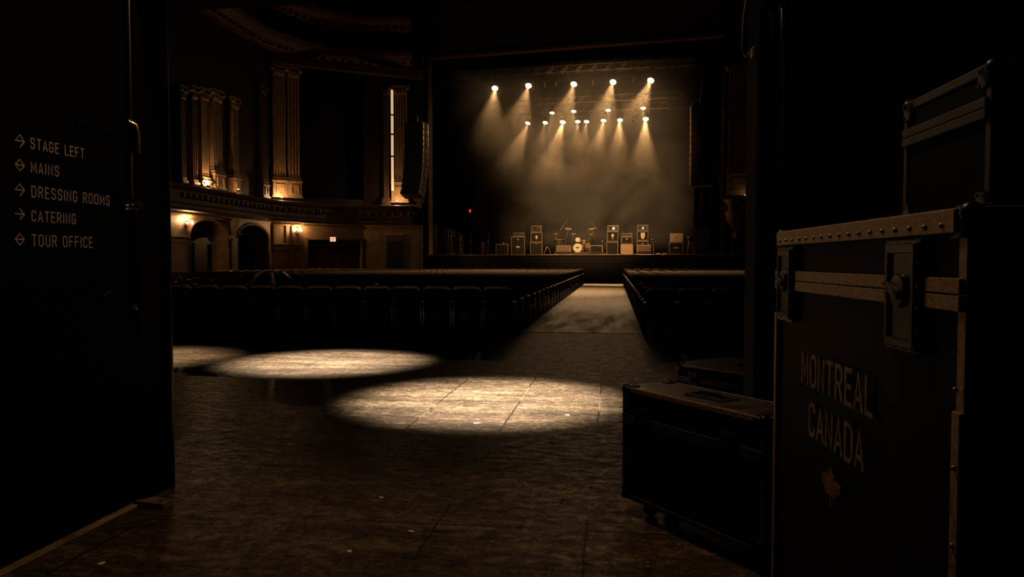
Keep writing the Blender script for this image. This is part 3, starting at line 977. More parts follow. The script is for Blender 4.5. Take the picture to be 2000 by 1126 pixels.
def shield_poly(w_, h_):
    return [(-w_ / 2, h_ / 2), (w_ / 2, h_ / 2), (w_ / 2, 0)] + [(w_ / 2 * math.cos(a), -h_ / 2 * math.sin(a)) for a in (.4, .8, 1.2)] + [(0, -h_ / 2)] + [(-w_ / 2 * math.cos(a), -h_ / 2 * math.sin(a)) for a in (1.2, .8, .4)] + [(-w_ / 2, 0)]


def ellipse_poly(w_, h_, n=14): return [(w_ / 2 * math.cos(2 * math.pi * k / n), h_ / 2 * math.sin(2 * math.pi * k / n)) for k in range(n)]
def lamp_poly(w_, h_): return [(-w_ * .1, -h_ / 2), (w_ * .1, -h_ / 2), (w_ * .12, -h_ * .15), (w_ / 2, h_ * .15), (w_ * .3, h_ * .42), (0, h_ / 2), (-w_ * .3, h_ * .42), (-w_ / 2, h_ * .15), (-w_ * .12, -h_ * .15)]
def eagle_poly(w_, h_): return [(-w_ / 2, h_ * .3), (-w_ * .2, h_ * .35), (0, h_ * .5), (w_ * .2, h_ * .35), (w_ / 2, h_ * .3), (w_ * .3, -h_ * .05), (w_ * .12, -h_ * .05), (0, -h_ / 2), (-w_ * .12, -h_ * .05), (-w_ * .3, -h_ * .05)]


def script_poly(w_, h_):
    top = []; bot = []
    for k in range(13):
        x = -w_ / 2 + w_ * k / 12
        top.append((x, h_ * (.35 + .15 * math.sin(k * 1.9)))); bot.append((x, -h_ * (.3 + .15 * math.cos(k * 2.3))))
    return bot + top[::-1]


def cabinet(pxl, pxr, pyt, pyb, v, label, cat='speaker cabinet', name='speaker_cabinet', body='tolex', grille='grille', piping='piping', badge=None, badge_m='pale', depth=.36, group='amplifiers on the stage', badge_at=(0, .5), base=None):
    u, w_, zt = stage_box_px(pxl, pxr, pyt, v)
    zb = base if base is not None else SZ
    h_ = zt - zb
    t = thing(name, label, cat, S(u, v, zb), SROT, group)
    b = MB(); b.box((0, depth / 2, h_ / 2), (w_, depth, h_), bev=.018); b.build('cabinet', body, t, True)
    b = MB(); b.box((0, -.006, h_ / 2), (w_ - .1, .012, h_ - .1)); b.build('grille', grille, t)
    b = MB(); q = .024
    for sx in (-1, 1): b.box((sx * (w_ / 2 - .04), -.012, h_ / 2), (q, .02, h_ - .06), bev=.005)
    for sz in (.04, h_ - .04): b.box((0, -.012, sz), (w_ - .06, .02, q), bev=.005)
    b.build('piping', piping, t)
    b = MB()
    for sx in (-1, 1):
        for sz in (0, h_):
            b.sphere((sx * (w_ / 2 - .02), .02, sz + (.02 if sz == 0 else -.02)), .035, 6)
    b.build('corner_guard', 'rivet', t, True)
    if badge:
        b = MB(); b.prism(badge, -.015, frame(Vector((badge_at[0] * w_, -.014, badge_at[1] * h_)), (1, 0, 0), (0, 0, 1))); b.build('badge', badge_m, t)
    return t, zt, w_, h_


def amp_head(pxl, pxr, pyt, pyb, v, base, label, body='tolex', panel='piping', handle=True, group='amplifiers on the stage'):
    u, w_, zt = stage_box_px(pxl, pxr, pyt, v)
    h_ = zt - base
    t = thing('amplifier_head', label, 'amplifier', S(u, v, base), SROT, group)
    b = MB(); b.box((0, .13, h_ / 2), (w_, .26, h_), bev=.015); b.build('cabinet', body, t, True)
    b = MB(); b.box((0, -.006, h_ * .3), (w_ - .08, .02, h_ * .32), bev=.004); p_ = b.build('control_panel', 'tolex', t)
    b = MB()
    for k in range(7): b.sphere((-w_ * .36 + k * w_ * .12, -.02, h_ * .3), .02, 6)
    b.build('knob', 'rivet', t, True)
    b = MB()
    for sz in (.02, h_ - .02): b.box((0, -.005, sz), (w_ - .02, .02, .018))
    for sx in (-1, 1): b.box((sx * (w_ / 2 - .012), -.005, h_ / 2), (.018, .02, h_ - .02))
    b.build('piping', panel, t)
    if handle:
        b = MB(); b.tube([(-.12, .13, h_), (-.1, .13, h_ + .04), (.1, .13, h_ + .04), (.12, .13, h_)], .012, 6); b.build('handle', 'blacksteel', t, True)
    return t


VA = 5.2
# small combo with light side
cabinet(931, 945, 473, 495, VA, 'small black combo amplifier with a pale front, left of the microphone stand', 'amplifier', 'combo_amplifier', 'tolex', 'wedgegrille', group=None)
# combo amp with pedals
t, zt, w_, h_ = cabinet(968, 993, 476, 495, VA, 'low wide black combo amplifier with pale edging and pedals on top', 'amplifier', 'combo_amplifier', group=None)
for k, (px, m_) in enumerate(((979, 'blacksteel'), (983.5, 'piping'), (989, 'blacksteel'))):
    u = u_at(px, VA + .15)
    p_ = thing('effects_pedal', ('dark effects pedal, first of three on the low combo amplifier', 'pale effects pedal in the middle on the low combo amplifier', 'dark effects pedal nearest the headed cabinet on the combo amplifier')[k], 'pedal', S(u, VA + .15, zt), SROT, 'pedals on the combo amplifier')
    b = MB(); b.box((0, 0, .035), (.09, .13, .07), bev=.01); b.build('housing', m_, p_)
    b = MB(); b.lathe([(0, .13), (.018, .12), (.018, .07), (.012, .07)], 8, Matrix.Translation((0, -.03, 0))); b.build('footswitch', 'rivet', p_, True)
# single cab with head
t, zt, w_, h_ = cabinet(998, 1025.5, 461.5, 495, VA, 'square black speaker cabinet with pale winged badge, under a low head', badge=eagle_poly(.34, .2), badge_at=(0, .42))
b = MB(); b.prism(ellipse_poly(.1, .1), -.01, frame(Vector((0, -.02, h_ * .84)), (1, 0, 0), (0, 0, 1))); b.build('badge', 'pale', t)
amp_head(1003, 1024, 454, 461, VA + .05, zt, 'low black amplifier head on the cabinet with the winged badge')
# stack A
t, zt, w_, h_ = cabinet(1035, 1060, 473, 495, VA, 'lower black cabinet of the stack left of the drums', badge=ellipse_poly(.07, .05), badge_at=(0, .88))
t, zt, w_, h_ = cabinet(1036, 1060, 453, 473, VA, 'upper black cabinet with oval badge, left of the drums', badge=ellipse_poly(.16, .26), base=zt)
amp_head(1038, 1058, 440.5, 452, VA + .05, zt, 'amplifier head on top of the stack left of the drums')
# stack B
t, zt, w_, h_ = cabinet(1184, 1208, 472, 495, VA, 'lower black cabinet of the stack right of the drums')
t, zt, w_, h_ = cabinet(1185.5, 1208, 451, 472, VA, 'upper black cabinet with pale torch-shaped badge, right of the drums', badge=lamp_poly(.2, .36), base=zt)
amp_head(1187, 1208, 440, 451, VA + .05, zt, 'amplifier head topped by glowing lamp, on the stack right of the drums', 'tolex', 'pale')
hz = zt
# stack C (tan)
t, zt, w_, h_ = cabinet(1212, 1236.5, 477, 495, VA, 'tan speaker cabinet standing on the stage between two black stacks', body='cream', grille='tan', piping='tan', badge=[(x * .5, y) for x, y in ellipse_poly(.06, .05)], badge_m='tolex')
t, zt, w_, h_ = cabinet(1213, 1236, 461.5, 477, VA, 'black speaker cabinet standing on the tan cabinet', badge=ellipse_poly(.12, .07), badge_at=(0, .68), base=zt)
amp_head(1215, 1235, 455, 461, VA + .05, zt, 'small black amplifier head on the cabinet above the tan one')
# stack D
t, zt, w_, h_ = cabinet(1243, 1267, 470, 495, VA, 'lower black cabinet of the shield-badged stack, behind a floor wedge', badge=ellipse_poly(.08, .08), badge_at=(0, .8))
t, zt, w_, h_ = cabinet(1244, 1267, 450.5, 470, VA, 'upper black cabinet with large pale shield badge', badge=shield_poly(.27, .42), base=zt)
amp_head(1245, 1266, 439, 450, VA + .05, zt, 'amplifier head on the stack with the large shield badge')
zD = zt
# cream head on cab
t, zt, w_, h_ = cabinet(1306, 1335, 472.5, 495, VA, 'black cabinet with script badge and pale edging, under a cream cabinet', badge=script_poly(.32, .09), badge_at=(0, .55))
t, zt, w_, h_ = cabinet(1308.5, 1334, 455.5, 472, VA, 'cream amplifier standing on the black script-badged cabinet', 'amplifier', 'amplifier_head', 'cream', 'tan', 'cream', badge=ellipse_poly(.12, .1), badge_m='tolex', base=zt)
b = MB(); b.tube([(-.1, .2, h_), (-.08, .2, h_ + .06), (.08, .2, h_ + .06), (.1, .2, h_)], .014, 6); b.build('handle', 'blacksteel', t, True)

# glowing lamps resting on two heads
for (px, py, zb, lab, mm, pw) in ((1198, 443, None, 'small glowing lamp in front of the head right of the drums', 'bulb', 60), (1255.5, 445, None, 'small pale lamp in front of the head on the shield stack', 'bulbdim', 0)):
    u, v, z = uvz(at_v(px, 450.5, VA - .06 + .0))
    base_z = hz if px < 1220 else zD
    t = thing('clip_lamp', lab, 'lamp', S(u, VA + .015, base_z), SROT)
    b = MB(); b.lathe([(0, 0), (.05, 0), (.05, .02), (.02, .03), (.02, .1)], 10); b.build('base', 'blacksteel', t, True)
    b = MB(); b.lathe([(0, .1), (.045, .11), (.055, .17), (.04, .24), (0, .26)], 12); b.build('bulb', mm, t, True)
    if pw:
        q = spot('spot_beam', (0, 0, .36), (0.05, 0.1, 2), pw, 30, .9, WARM, .03); q.parent = t

# wedges
def wedge(pxl, pxr, pyt, v, label, grille):
    u, w_, zt = stage_box_px(pxl, pxr, pyt, v)
    h_ = zt - SZ
    t = thing('floor_monitor', label, 'stage monitor', S(u, v, SZ), SROT, 'wedge monitors at the front of the stage')
    prof = [(0, 0), (.5, 0), (.5, h_ * .35), (.12, h_), (0, h_ * .92)]
    b = MB(); b.prism([(y, z) for y, z in prof], w_, frame(Vector((-w_ / 2, 0, 0)), (0, 1, 0), (0, 0, 1))); b.build('cabinet', 'tolex', t)
    b = MB(); b.box((0, -.012, h_ * .62), (w_ - .06, .02, h_ * .58), bev=.006); b.build('grille', grille, t)
    b = MB()
    for sx in (-1, 1): b.box((sx * (w_ / 2 - .02), -.008, h_ * .62), (.03, .03, h_ * .62))
    b.box((0, .04, h_ * .965), (w_, .16, .02)); b.build('edge_trim', 'piping', t)
    b = MB()
    for sx in (-1, 1): b.box((sx * (w_ / 2 + .004), .22, h_ * .45), (.012, .12, .05), bev=.004)
    b.build('handle', 'blacksteel', t)
    return t


wedge(1087.5, 1115, 479, 1.6, 'floor wedge monitor with a pale grille, in front of the drums', 'wedgegrille')
wedge(1152, 1177, 479, 1.6, 'dark floor wedge monitor just right of the drum riser', 'grille')
wedge(1244, 1271, 478, 1.6, 'floor wedge monitor in front of the shield-badged stack', 'wedgegrille')

# drum kit
def drum_kit():
    VDm = 4.6
    u0 = u_at(1134, VDm); c = S(u0, VDm, SZ)
    k1 = 1 / 28.9
    r = thing('drum_riser', 'low black riser with a pale carpet top under the drum kit', 'riser', S(u_at(1134.5, VDm), VDm + .5, SZ), SROT)
    b = MB(); b.box((0, 0, .07), (1.5, 1.7, .14), bev=.01); b.build('deck', 'tolex', r)
    b = MB(); b.box((0, -.0, .15), (1.48, 1.68, .02), bev=.005); b.build('carpet', 'piping', r)
    zR = SZ + .16
    G = 'pieces of the drum kit'

    def T(name, label, cat, px, v, z=zR):
        return thing(name, label, cat, S(u_at(px, v), v, z), SROT, G)

    def drum(t, rad, dep, tilt, z, shell='drumshell', yaw=0, head='drumhead'):
        m = Matrix.Translation((0, 0, z)) @ Matrix.Rotation(yaw, 4, 'Z') @ Matrix.Rotation(tilt, 4, 'X')
        b = MB(); b.lathe([(rad, -dep / 2), (rad, dep / 2)], 24, m); b.build('shell', shell, t, True)
        b = MB(); b.lathe([(0, dep / 2 + .004), (rad * .96, dep / 2 + .004)], 24, m); b.build('drum_head', head, t)
        b = MB(); b.lathe([(0, -dep / 2 - .004), (rad * .96, -dep / 2 - .004)], 24, m); b.build('drum_head', head, t)
        b = MB()
        for s_ in (-1, 1):
            b.lathe([(rad * .96, s_ * (dep / 2 - .012)), (rad * 1.04, s_ * (dep / 2 - .012)), (rad * 1.04, s_ * (dep / 2 + .012)), (rad * .96, s_ * (dep / 2 + .012)), (rad * .96, s_ * (dep / 2 - .012))], 24, m)
        for k in range(8):
            a = k * math.pi / 4 + .2
            p = Vector((rad * 1.03 * math.cos(a), rad * 1.03 * math.sin(a), 0))
            b.tube([m @ (p + Vector((0, 0, -dep / 2))), m @ (p + Vector((0, 0, dep / 2)))], .01, 5)
        b.build('hoop', 'chrome', t, True)
    # bass drum facing the hall
    t = T('bass_drum', 'bass drum with a printed pale front head, centre of the kit', 'drum', 1129, VDm)
    drum(t, .31, .42, math.pi / 2, .33)
    b = MB(); b.prism([(x, y) for x, y in eagle_poly(.3, .16)], -.004, frame(Vector((0, -.222, .32)), (1, 0, 0), (0, 0, 1))); b.build('emblem', 'tolex', t)
    b = MB()
    for s_ in (-1, 1): b.tube([(s_ * .3, -.1, .22), (s_ * .42, -.18, 0)], .012, 6)
    b.build('spur', 'chrome', t, True)
    # rack tom tilted to face front, white head
    t = T('rack_tom', 'small tom with its round white head turned to the hall', 'drum', 1128.7, VDm + .05)
    drum(t, .165, .2, R(78), .86)
    b = MB(); b.tube([(0, .1, .8), (.03, .12, .6), (.05, .12, .5)], .014, 6); b.build('mount', 'chrome', t, True)
    t = T('snare_drum', 'shallow brass snare drum right of the white-headed tom', 'drum', 1140.5, VDm + .52)
    drum(t, .2, .16, R(8), .76, 'brass')
    b = MB()
    for a in (0, 2.1, 4.2): b.tube([(0, 0, .4), (.26 * math.cos(a), .26 * math.sin(a), .0)], .01, 5)
    b.tube([(0, 0, .1), (0, 0, .67)], .012, 6); b.build('stand', 'chrome', t, True)
    t = T('floor_tom', 'amber floor tom on chrome legs at the right of the kit', 'drum', 1148, VDm + .6)
    drum(t, .2, .36, 0, .5)
    for a in (.3, 2.4, 4.5):
        b = MB(); b.tube([(.215 * math.cos(a), .215 * math.sin(a), .6), (.215 * math.cos(a), .215 * math.sin(a), .05), (.24 * math.cos(a), .24 * math.sin(a), 0)], .01, 5); b.build('leg', 'chrome', t, True)
    t = T('side_drum', 'wide drum on a stand at the far left of the kit', 'drum', 1092, VDm - .2, SZ)
    drum(t, .34, .18, R(4), .95, 'tolex')
    for a in (.5, 2.6, 4.7):
        b = MB(); b.tube([(.2 * math.cos(a), .2 * math.sin(a), .86), (.3 * math.cos(a), .3 * math.sin(a), 0)], .012, 5); b.build('leg', 'chrome', t, True)
    # cymbals on stands
    for (px, py, rad, tx, ty, lab, boom, zb) in (
            (1110, 446.5, .25, .16, .3, 'crash cymbal tilted right, high on the left of the kit', -.22, SZ),
            (1156, 446.5, .25, -.12, .3, 'crash cymbal tilted left, high on the right of the kit', .22, SZ),
            (1120, 456.5, .17, .05, .25, 'small splash cymbal just above the white-headed tom', -.12, zR),
            (1154.5, 457, .15, 0, .25, 'small cymbal below the right-hand crash', -.22, zR),
            (1086, 456, .14, .1, .2, 'small cymbal above the wide drum at the left', -.08, SZ)):
        v = VDm + .55
        z = uvz(at_v(px, py, v))[2]
        t = T('cymbal', lab, 'cymbal', px, v, zb)
        m = Matrix.Translation((0, 0, z - zb)) @ Matrix.Rotation(tx, 4, 'Y') @ Matrix.Rotation(ty, 4, 'X')
        b = MB(); b.lathe([(0, .04), (rad * .12, .036), (rad * .2, .016), (rad * .6, .008), (rad, 0), (rad * .6, .004), (0, .012)], 24, m); b.build('plate', 'cymbal', t, True)
        b = MB(); q = m @ Vector((0, 0, .05))
        b.tube([q, q - Vector((0, 0, .1)), (boom * .5, .1, (z - zb) * .8), (boom, .15, (z - zb) * .55), (boom, .15, .05)], .012, 6)
        for a in (0, 2.1, 4.2): b.tube([(boom, .15, .35), (boom + .24 * math.cos(a), .15 + .24 * math.sin(a), 0.01)], .01, 5)
        b.build('stand', 'chrome', t, True)
    # boom microphones over the kit
    for px0, py0, px1, py1, lab in ((1098, 444, 1108, 431, 'boom microphone stand reaching above the left crash cymbal'), (1164, 445, 1155, 433, 'boom microphone stand reaching above the right crash cymbal')):
        v = VDm + .3
        t = thing('microphone_stand', lab, 'microphone stand', S(u_at(px0, v), v, SZ), SROT)
        zz = uvz(at_v(px0, py0, v))[2] - SZ; ztop = uvz(at_v(px1, py1, v))[2] - SZ; du = u_at(px1, v) - u_at(px0, v)
        b = MB(); b.tube([(0, 0, 0.02), (0, 0, zz)], .012, 6); b.lathe([(0, 0), (.14, 0), (.14, .02), (.02, .03)], 12); b.build('pole', 'blacksteel', t, True)
        b = MB(); b.tube([(-du * .25, 0, zz - (ztop - zz) * .25), (du, -.1, ztop)], .011, 6); b.build('boom', 'chrome', t, True)
        b = MB(); b.sphere((-du * .25, 0, zz - (ztop - zz) * .25), .045, 8); b.sphere((du, -.1, ztop), .03, 8, (1, 1, 1.6)); b.build('microphone', 'rivet', t, True)
    t = T('drum_stool', 'round drum stool behind the bass drum', 'stool', 1137, VDm + .95)
    b = MB(); b.lathe([(0, .5), (.17, .5), (.18, .55), (.15, .58), (0, .59)], 16); b.build('seat', 'tolex', t, True)
    b = MB(); b.tube([(0, 0, .1), (0, 0, .5)], .02, 6)
    for a in (0, 2.1, 4.2): b.tube([(0, 0, .3), (.22 * math.cos(a), .22 * math.sin(a), 0.01)], .014, 5)
    b.build('stand', 'chrome', t, True)


drum_kit()

# microphone stands and small stage gear
def mic_stand(px, pyt, v, label, lean=0.0, mic=True):
    z = uvz(at_v(px, pyt, v))[2] - SZ
    t = thing('microphone_stand', label, 'microphone stand', S(u_at(px, v), v, SZ), SROT)
    b = MB(); b.lathe([(0, 0), (.14, 0), (.14, .02), (.02, .03)], 12); b.build('base', 'blacksteel', t, True)
    b = MB(); b.tube([(0, 0, .02), (lean * .4, 0, z * .9)], .012, 6); b.build('pole', 'chrome', t, True)
    b = MB(); b.tube([(lean * .4, 0, z * .88), (lean, -.15, z)], .011, 6); b.build('boom', 'blacksteel', t, True)
    b = MB(); b.lathe([(0, -.1), (.016, -.09), (.02, .03), (.034, .05), (.034, .09), (0, .115)], 10, Matrix.Translation((lean, -.15, z)) @ Matrix.Rotation(R(70), 4, 'X')); b.build('microphone', 'rivet', t, True)
    return t


mic_stand(952, 457, 3.0, 'microphone stand left of the low combo amplifier', .2)
mic_stand(919, 459, 3.4, 'short microphone stand beside the small combo amplifier', .08)
mic_stand(1277, 468, 3.4, 'short microphone stand right of the shield-badged stack', -.12)
mic_stand(1174, 471, 1.9, 'short microphone stand behind the dark wedge monitor', .1)

# side-fill speakers
def tall_speaker(pxl, pxr, pyt, v, label, side_m='blacksteel', depth=.7):
    u, w_, zt = stage_box_px(pxl, pxr, pyt, v); h_ = zt - SZ
    t = thing('side_fill_speaker', label, 'loudspeaker', S(u, v, SZ), SROT)
    b = MB(); b.box((0, depth / 2, h_ / 2), (w_, depth, h_), bev=.02); b.build('cabinet', 'tolex', t, True)
    b = MB(); b.box((0, -.008, h_ * .5), (w_ - .1, .016, h_ - .14)); b.build('grille', 'grille', t)
    b = MB()
    for sx in (-1, 1):
        for k in range(9): b.sphere((sx * (w_ / 2 - .02), -.004, .05 + (h_ - .1) * k / 8), .022, 6)
        b.box((sx * (w_ / 2 - .015), 0, h_ / 2), (.02, .02, h_))
    b.box((0, 0, h_ - .015), (w_, .02, .02)); b.build('edge_trim', 'rivet', t, True)
    return t


tall_speaker(1356, 1384, 442, 3.0, 'tall black speaker tower with studded edges at the right of the stage')
tall_speaker(853, 873, 445, 3.0, 'tall black speaker tower at the left of the stage, beside a steel rack')
tall_speaker(838, 849, 438, 2.2, 'narrow tall black speaker next to the left proscenium edge')

# equipment racks
def rack(pxl, pxr, pyt, v, label, n=5, curved=False):
    u, w_, zt = stage_box_px(pxl, pxr, pyt, v); h_ = zt - SZ
    t = thing('equipment_rack', label, 'equipment rack', S(u, v, SZ), SROT)
    b = MB()
    for sx in (-1, 1):
        for y in (0, .5): b.tube([(sx * w_ / 2, y, .06), (sx * w_ / 2, y, h_)], .016, 6)
    b.tube([(-w_ / 2, 0, h_), (-w_ * .2, 0, h_ + (.1 if curved else 0)), (w_ * .2, 0, h_ + (.1 if curved else 0)), (w_ / 2, 0, h_)], .016, 6)
    b.tube([(-w_ / 2, .5, h_), (w_ / 2, .5, h_)], .016, 6); b.tube([(-w_ / 2, 0, .1), (w_ / 2, 0, .1)], .016, 6)
    b.build('frame', 'chrome', t, True)
    for k in range(n):
        b = MB(); z = .12 + (h_ - .2) * (k + .5) / n
        b.box((0, .25, z), (w_ - .06, .44, (h_ - .2) / n * .8), bev=.006)
        for j in range(4): b.sphere((-w_ * .3 + j * w_ * .2, .02, z), .018, 6)
        b.build('rack_unit', 'blacksteel' if k % 2 else 'tolex', t)
    for sx in (-1, 1):
        for y in (0.0, .5):
            b = MB(); b.sphere((sx * w_ / 2, y, .035), .035, 8, (.6, 1, 1)); b.build('caster', 'blacksteel', t, True)
    return t


rack(875.2, 881, 446, 3.0, 'narrow steel rack tower against the left speaker tower', 7)
rack(884, 899, 458, 3.2, 'open steel rack with a curved top rail at the left of the stage', 3, True)
# stool with a drum beside right tower
t = thing('percussion_stand', 'dark percussion stand between the cream amplifier and the right speaker tower', 'stand', S(u_at(1347, 3.3), 3.3, SZ), SROT)
b = MB(); b.lathe([(0, 1.18), (.16, 1.16), (.18, 1.1), (.13, .82), (0, .8)], 16); b.build('drum', 'tolex', t, True)
b = MB(); b.lathe([(.17, 1.1), (.19, 1.1), (.19, 1.13), (.17, 1.13)], 16); b.build('rim', 'chrome', t, True)
b = MB()
for a in (.3, 2.4, 4.5): b.tube([(.1 * math.cos(a), .1 * math.sin(a), .85), (.24 * math.cos(a), .24 * math.sin(a), 0)], .013, 6)
b.build('tripod', 'chrome', t, True)
# guitar stand right of stack A
t = thing('guitar_stand', 'low tubular guitar stand right of the stack with the oval badge', 'stand', S(u_at(1068, 4.4), 4.4, SZ), SROT)
b = MB(); b.tube([(-.2, .1, 0), (-.1, 0, .35), (0, -.05, .55), (.12, -.02, .5), (.2, .1, .3), (.24, .15, 0)], .018, 6); b.build('frame', 'chrome', t, True)
b = MB(); b.tube([(-.2, -.12, .12), (0, -.02, .15), (.2, -.12, .12)], .016, 6); b.build('cradle', 'blacksteel', t, True)
# monitor cables on stage front: small boxes
for k, (px, lab) in enumerate(((1180, 'small black stage box lying right of the dark wedge'), (1285, 'small black stage box left of the script-badged cabinet'), (1298, 'small dark power box beside the script-badged cabinet'))):
    t = thing('stage_box', lab, 'stage box', S(u_at(px, 2.6), 2.6, SZ), SROT, 'stage boxes')
    b = MB(); b.box((0, 0, .06), (.24, .18, .12), bev=.015); b.build('housing', 'blacksteel', t)
    b = MB()
    for j in range(3): b.lathe([(0, 0), (.02, 0), (.02, .02), (.012, .02)], 8, Matrix.Translation((-.07 + .07 * j, -.09, .06)) @ Matrix.Rotation(R(90), 4, 'X'))
    b.build('socket', 'rivet', t, True)

# leaning handrail at the stage stairs
t = thing('stair_handrail', 'pale slanting twin handrail at the left end of the stage', 'handrail', S(u_at(826, .5), .5, SZ), SROT)
q0 = at_v(826, 494, .5); q1 = at_v(808, 457, .5)
du = uvz(q1)[0] - uvz(q0)[0]; dz = uvz(q1)[2] - SZ
for s_ in (0, .14):
    b = MB(); b.tube([(s_ * .6, s_, .03), (du + s_, s_, dz), (du + s_ - .1, s_, dz)], .02, 6); b.build('rail', 'alu', t, True)
b = MB(); b.box((.05, .07, .06), (.22, .3, .12), bev=.02); b.build('foot', 'alu', t)
# black case beside stage
t = thing('subwoofer_cabinet', 'large black cabinet with a pale top edge standing left of the stage', 'loudspeaker', Vector((at_v(778, 500, -3.4).x, at_v(778, 500, -3.4).y, 0)), SROT)
zt = uvz(at_v(778, 457, -3.4))[2]; w_ = 42 / FPX * 43
b = MB(); b.box((0, 0, zt / 2), (w_, 1.0, zt), bev=.02); b.build('cabinet', 'tolex', t)
b = MB(); b.box((0, -.5, zt - .02), (w_, .03, .04), bev=.008); b.build('edge_trim', 'alu', t)
b = MB(); b.box((0, -.506, zt * .45), (w_ - .2, .02, zt * .8)); b.build('grille', 'grille', t)

# line arrays
def line_array(pxl, pxr, pyt, pyb, v, n, label, side, bend):
    a = at_v(pxl, pyt, v); c = at_v(pxr, pyt, v)
    w_ = uvz(c)[0] - uvz(a)[0]; u = (uvz(c)[0] + uvz(a)[0]) / 2
    zt = a.z; zb = at_v(pxl, pyb, v).z
    t = thing('line_array', label, 'loudspeaker', S(u, v, zt), SROT + side, 'hanging line arrays')
    hh = (zt - zb) / n * 1.04
    y = 0; z = 0; ang = 0
    b = MB(); b.box((0, .35, .06), (w_ * .9, .9, .08), bev=.02); b.tube([(0, .3, .1), (0, .3, 18.05 - zt)], .02, 6); b.box((0, .3, .35), (.25, .25, .35), bev=.03); b.build('fly_frame', 'blacksteel', t)
    for k in range(n):
        ang = bend * (k / n) ** 2
        rot = Matrix.Rotation(-ang, 3, 'X')
        c_ = Vector((0, y, z)) + rot @ Vector((0, .35, -hh / 2))
        b = MB(); b.box(c_, (w_, .7, hh * .96), rot=rot, bev=.012); s1 = b.build('speaker_box', 'tolex', t)
        b = MB(); b.box(Vector((0, y, z)) + rot @ Vector((0, -.008, -hh / 2)), (w_ - .04, .014, hh * .86), rot=rot); b.build('grille', 'grille', s1)
        for sx in (-1, 1):
            b = MB()
            for yy in (.06, .6):
                b.box(Vector((0, y, z)) + rot @ Vector((sx * (w_ / 2 + .012), yy, -hh / 2)), (.03, .08, hh * .9), rot=rot, bev=.008)
            b.tube([Vector((0, y, z)) + rot @ Vector((sx * (w_ / 2 + .02), .08, -hh * .05)), Vector((0, y, z)) + rot @ Vector((sx * (w_ / 2 + .02), .58, -hh * .95))], .012, 5)
            b.sphere(Vector((0, y, z)) + rot @ Vector((sx * (w_ / 2), -.02, -hh / 2)), .026, 6)
            b.build('rigging', 'rivet', s1)
        q = rot @ Vector((0, 0, -hh)); y += q.y; z += q.z


line_array(788, 827, 242, 377, -2.8, 12, 'curved hanging column of black loudspeakers beside the fluted pilaster', R(-9), R(24))
line_array(1350, 1393, 206, 357, -1.6, 13, 'straight hanging column of black loudspeakers on the right of the stage', R(6), R(6))

# exit signs
def exit_sign(loc, rz, label, w_, h_, face, letters=None):
    t = thing('exit_sign', label, 'exit sign', loc, rz)
    b = MB(); b.box((0, 0, 0), (w_ + .05, .08, h_ + .05), bev=.01); b.build('housing', 'blacksteel', t)
    b = MB(); b.box((0, -.045, 0), (w_, .012, h_)); b.build('face', face, t)
    b = MB(); word(b, 'EXIT', -w_ * .36, -h_ * .3, h_ * .6, w_ * .72, h_ * .11, frame(Vector((0, -.052, 0)), (1, 0, 0), (0, 0, 1)), -.003, .2); b.build('lettering', letters or 'exitred', t)
    b = MB(); b.tube([(-.05, 0, h_ / 2), (-.05, 0, h_ / 2 + .12)], .012, 5); b.tube([(.05, 0, h_ / 2), (.05, 0, h_ / 2 + .12)], .012, 5); b.build('bracket', 'blacksteel', t)
    return t


ep = wall_at(648, D0, D1, 467); ez = on_plane(648, 467, (ep.x, ep.y, 0), (ep.x, ep.y, 0)).z
exit_sign((ep.x + dd.y * .12, ep.y - dd.x * .12, ez), dang, 'lit exit sign with red letters above the panelled door at the far left', .36, .27, 'exitface')
pe = at_v(918.5, 411.5, 4.28)
exit_sign(pe, SROT, 'small dim red sign hanging in front of the left side curtain', .15, .25, 'exitdim', 'exitred')

# sconces and uplights
def sconce(c, ang, label, pw):
    t = thing('wall_sconce', label, 'wall lamp', c, ang)
    b = MB(); b.lathe([(0, 0), (.1, 0), (.12, .02), (.07, .05), (0, .05)], 12, Matrix.Rotation(R(90), 4, 'X') @ Matrix.Diagonal((1, 1.9, 1, 1))); b.build('backplate', 'brass', t, True)
    for s_ in (-1, 1):
        b = MB(); b.tube([(0, -.05, -.02), (s_ * .1, -.14, -.08), (s_ * .2, -.2, -.02), (s_ * .2, -.2, .05)], .014, 6); a = b.build('arm', 'brass', t, True)
        b = MB(); b.lathe([(.02, .05), (.05, .06), (.09, .2), (.085, .2), (.045, .07)], 12, Matrix.Translation((s_ * .2, -.2, 0))); b.build('shade', 'pale', a, True)
        b = MB(); b.sphere((s_ * .2, -.2, .14), .075, 10, (1, 1, 1.3)); b.build('bulb', 'bulb', a, True)
        l = point('sconce_glow', (s_ * .2, -.2, .26), pw, DEEP, .06); l.parent = t


sw = wall_at(362, PA, PB, 432)
sconce((sw.x + .02, sw.y, 3.08), math.pi / 2, 'twin-armed lit wall sconce beside the left arched doorway', 60)
sw = wall_at(577, PB, PC, 446)
sconce((sw.x + pd.y * .2, sw.y - pd.x * .2, 3.1), pang, 'twin-armed lit wall sconce between the second arch and exit door', 60)


def uplight(c, label, pw, bulb='bulb'):
    t = thing('ledge_uplight', label, 'lamp', c)
    b = MB(); b.lathe([(0, 0), (.09, 0), (.09, .03), (.03, .05), (.03, .1), (.08, .12), (.1, .2), (.09, .2), (.06, .13)], 12); b.build('holder', 'brass', t, True)
    b = MB(); b.sphere((0, 0, .2), .065, 8); b.build('bulb', bulb, t, True)
    l = point('uplight_glow', (0, 0, .34), pw, DEEP, .06); l.parent = t


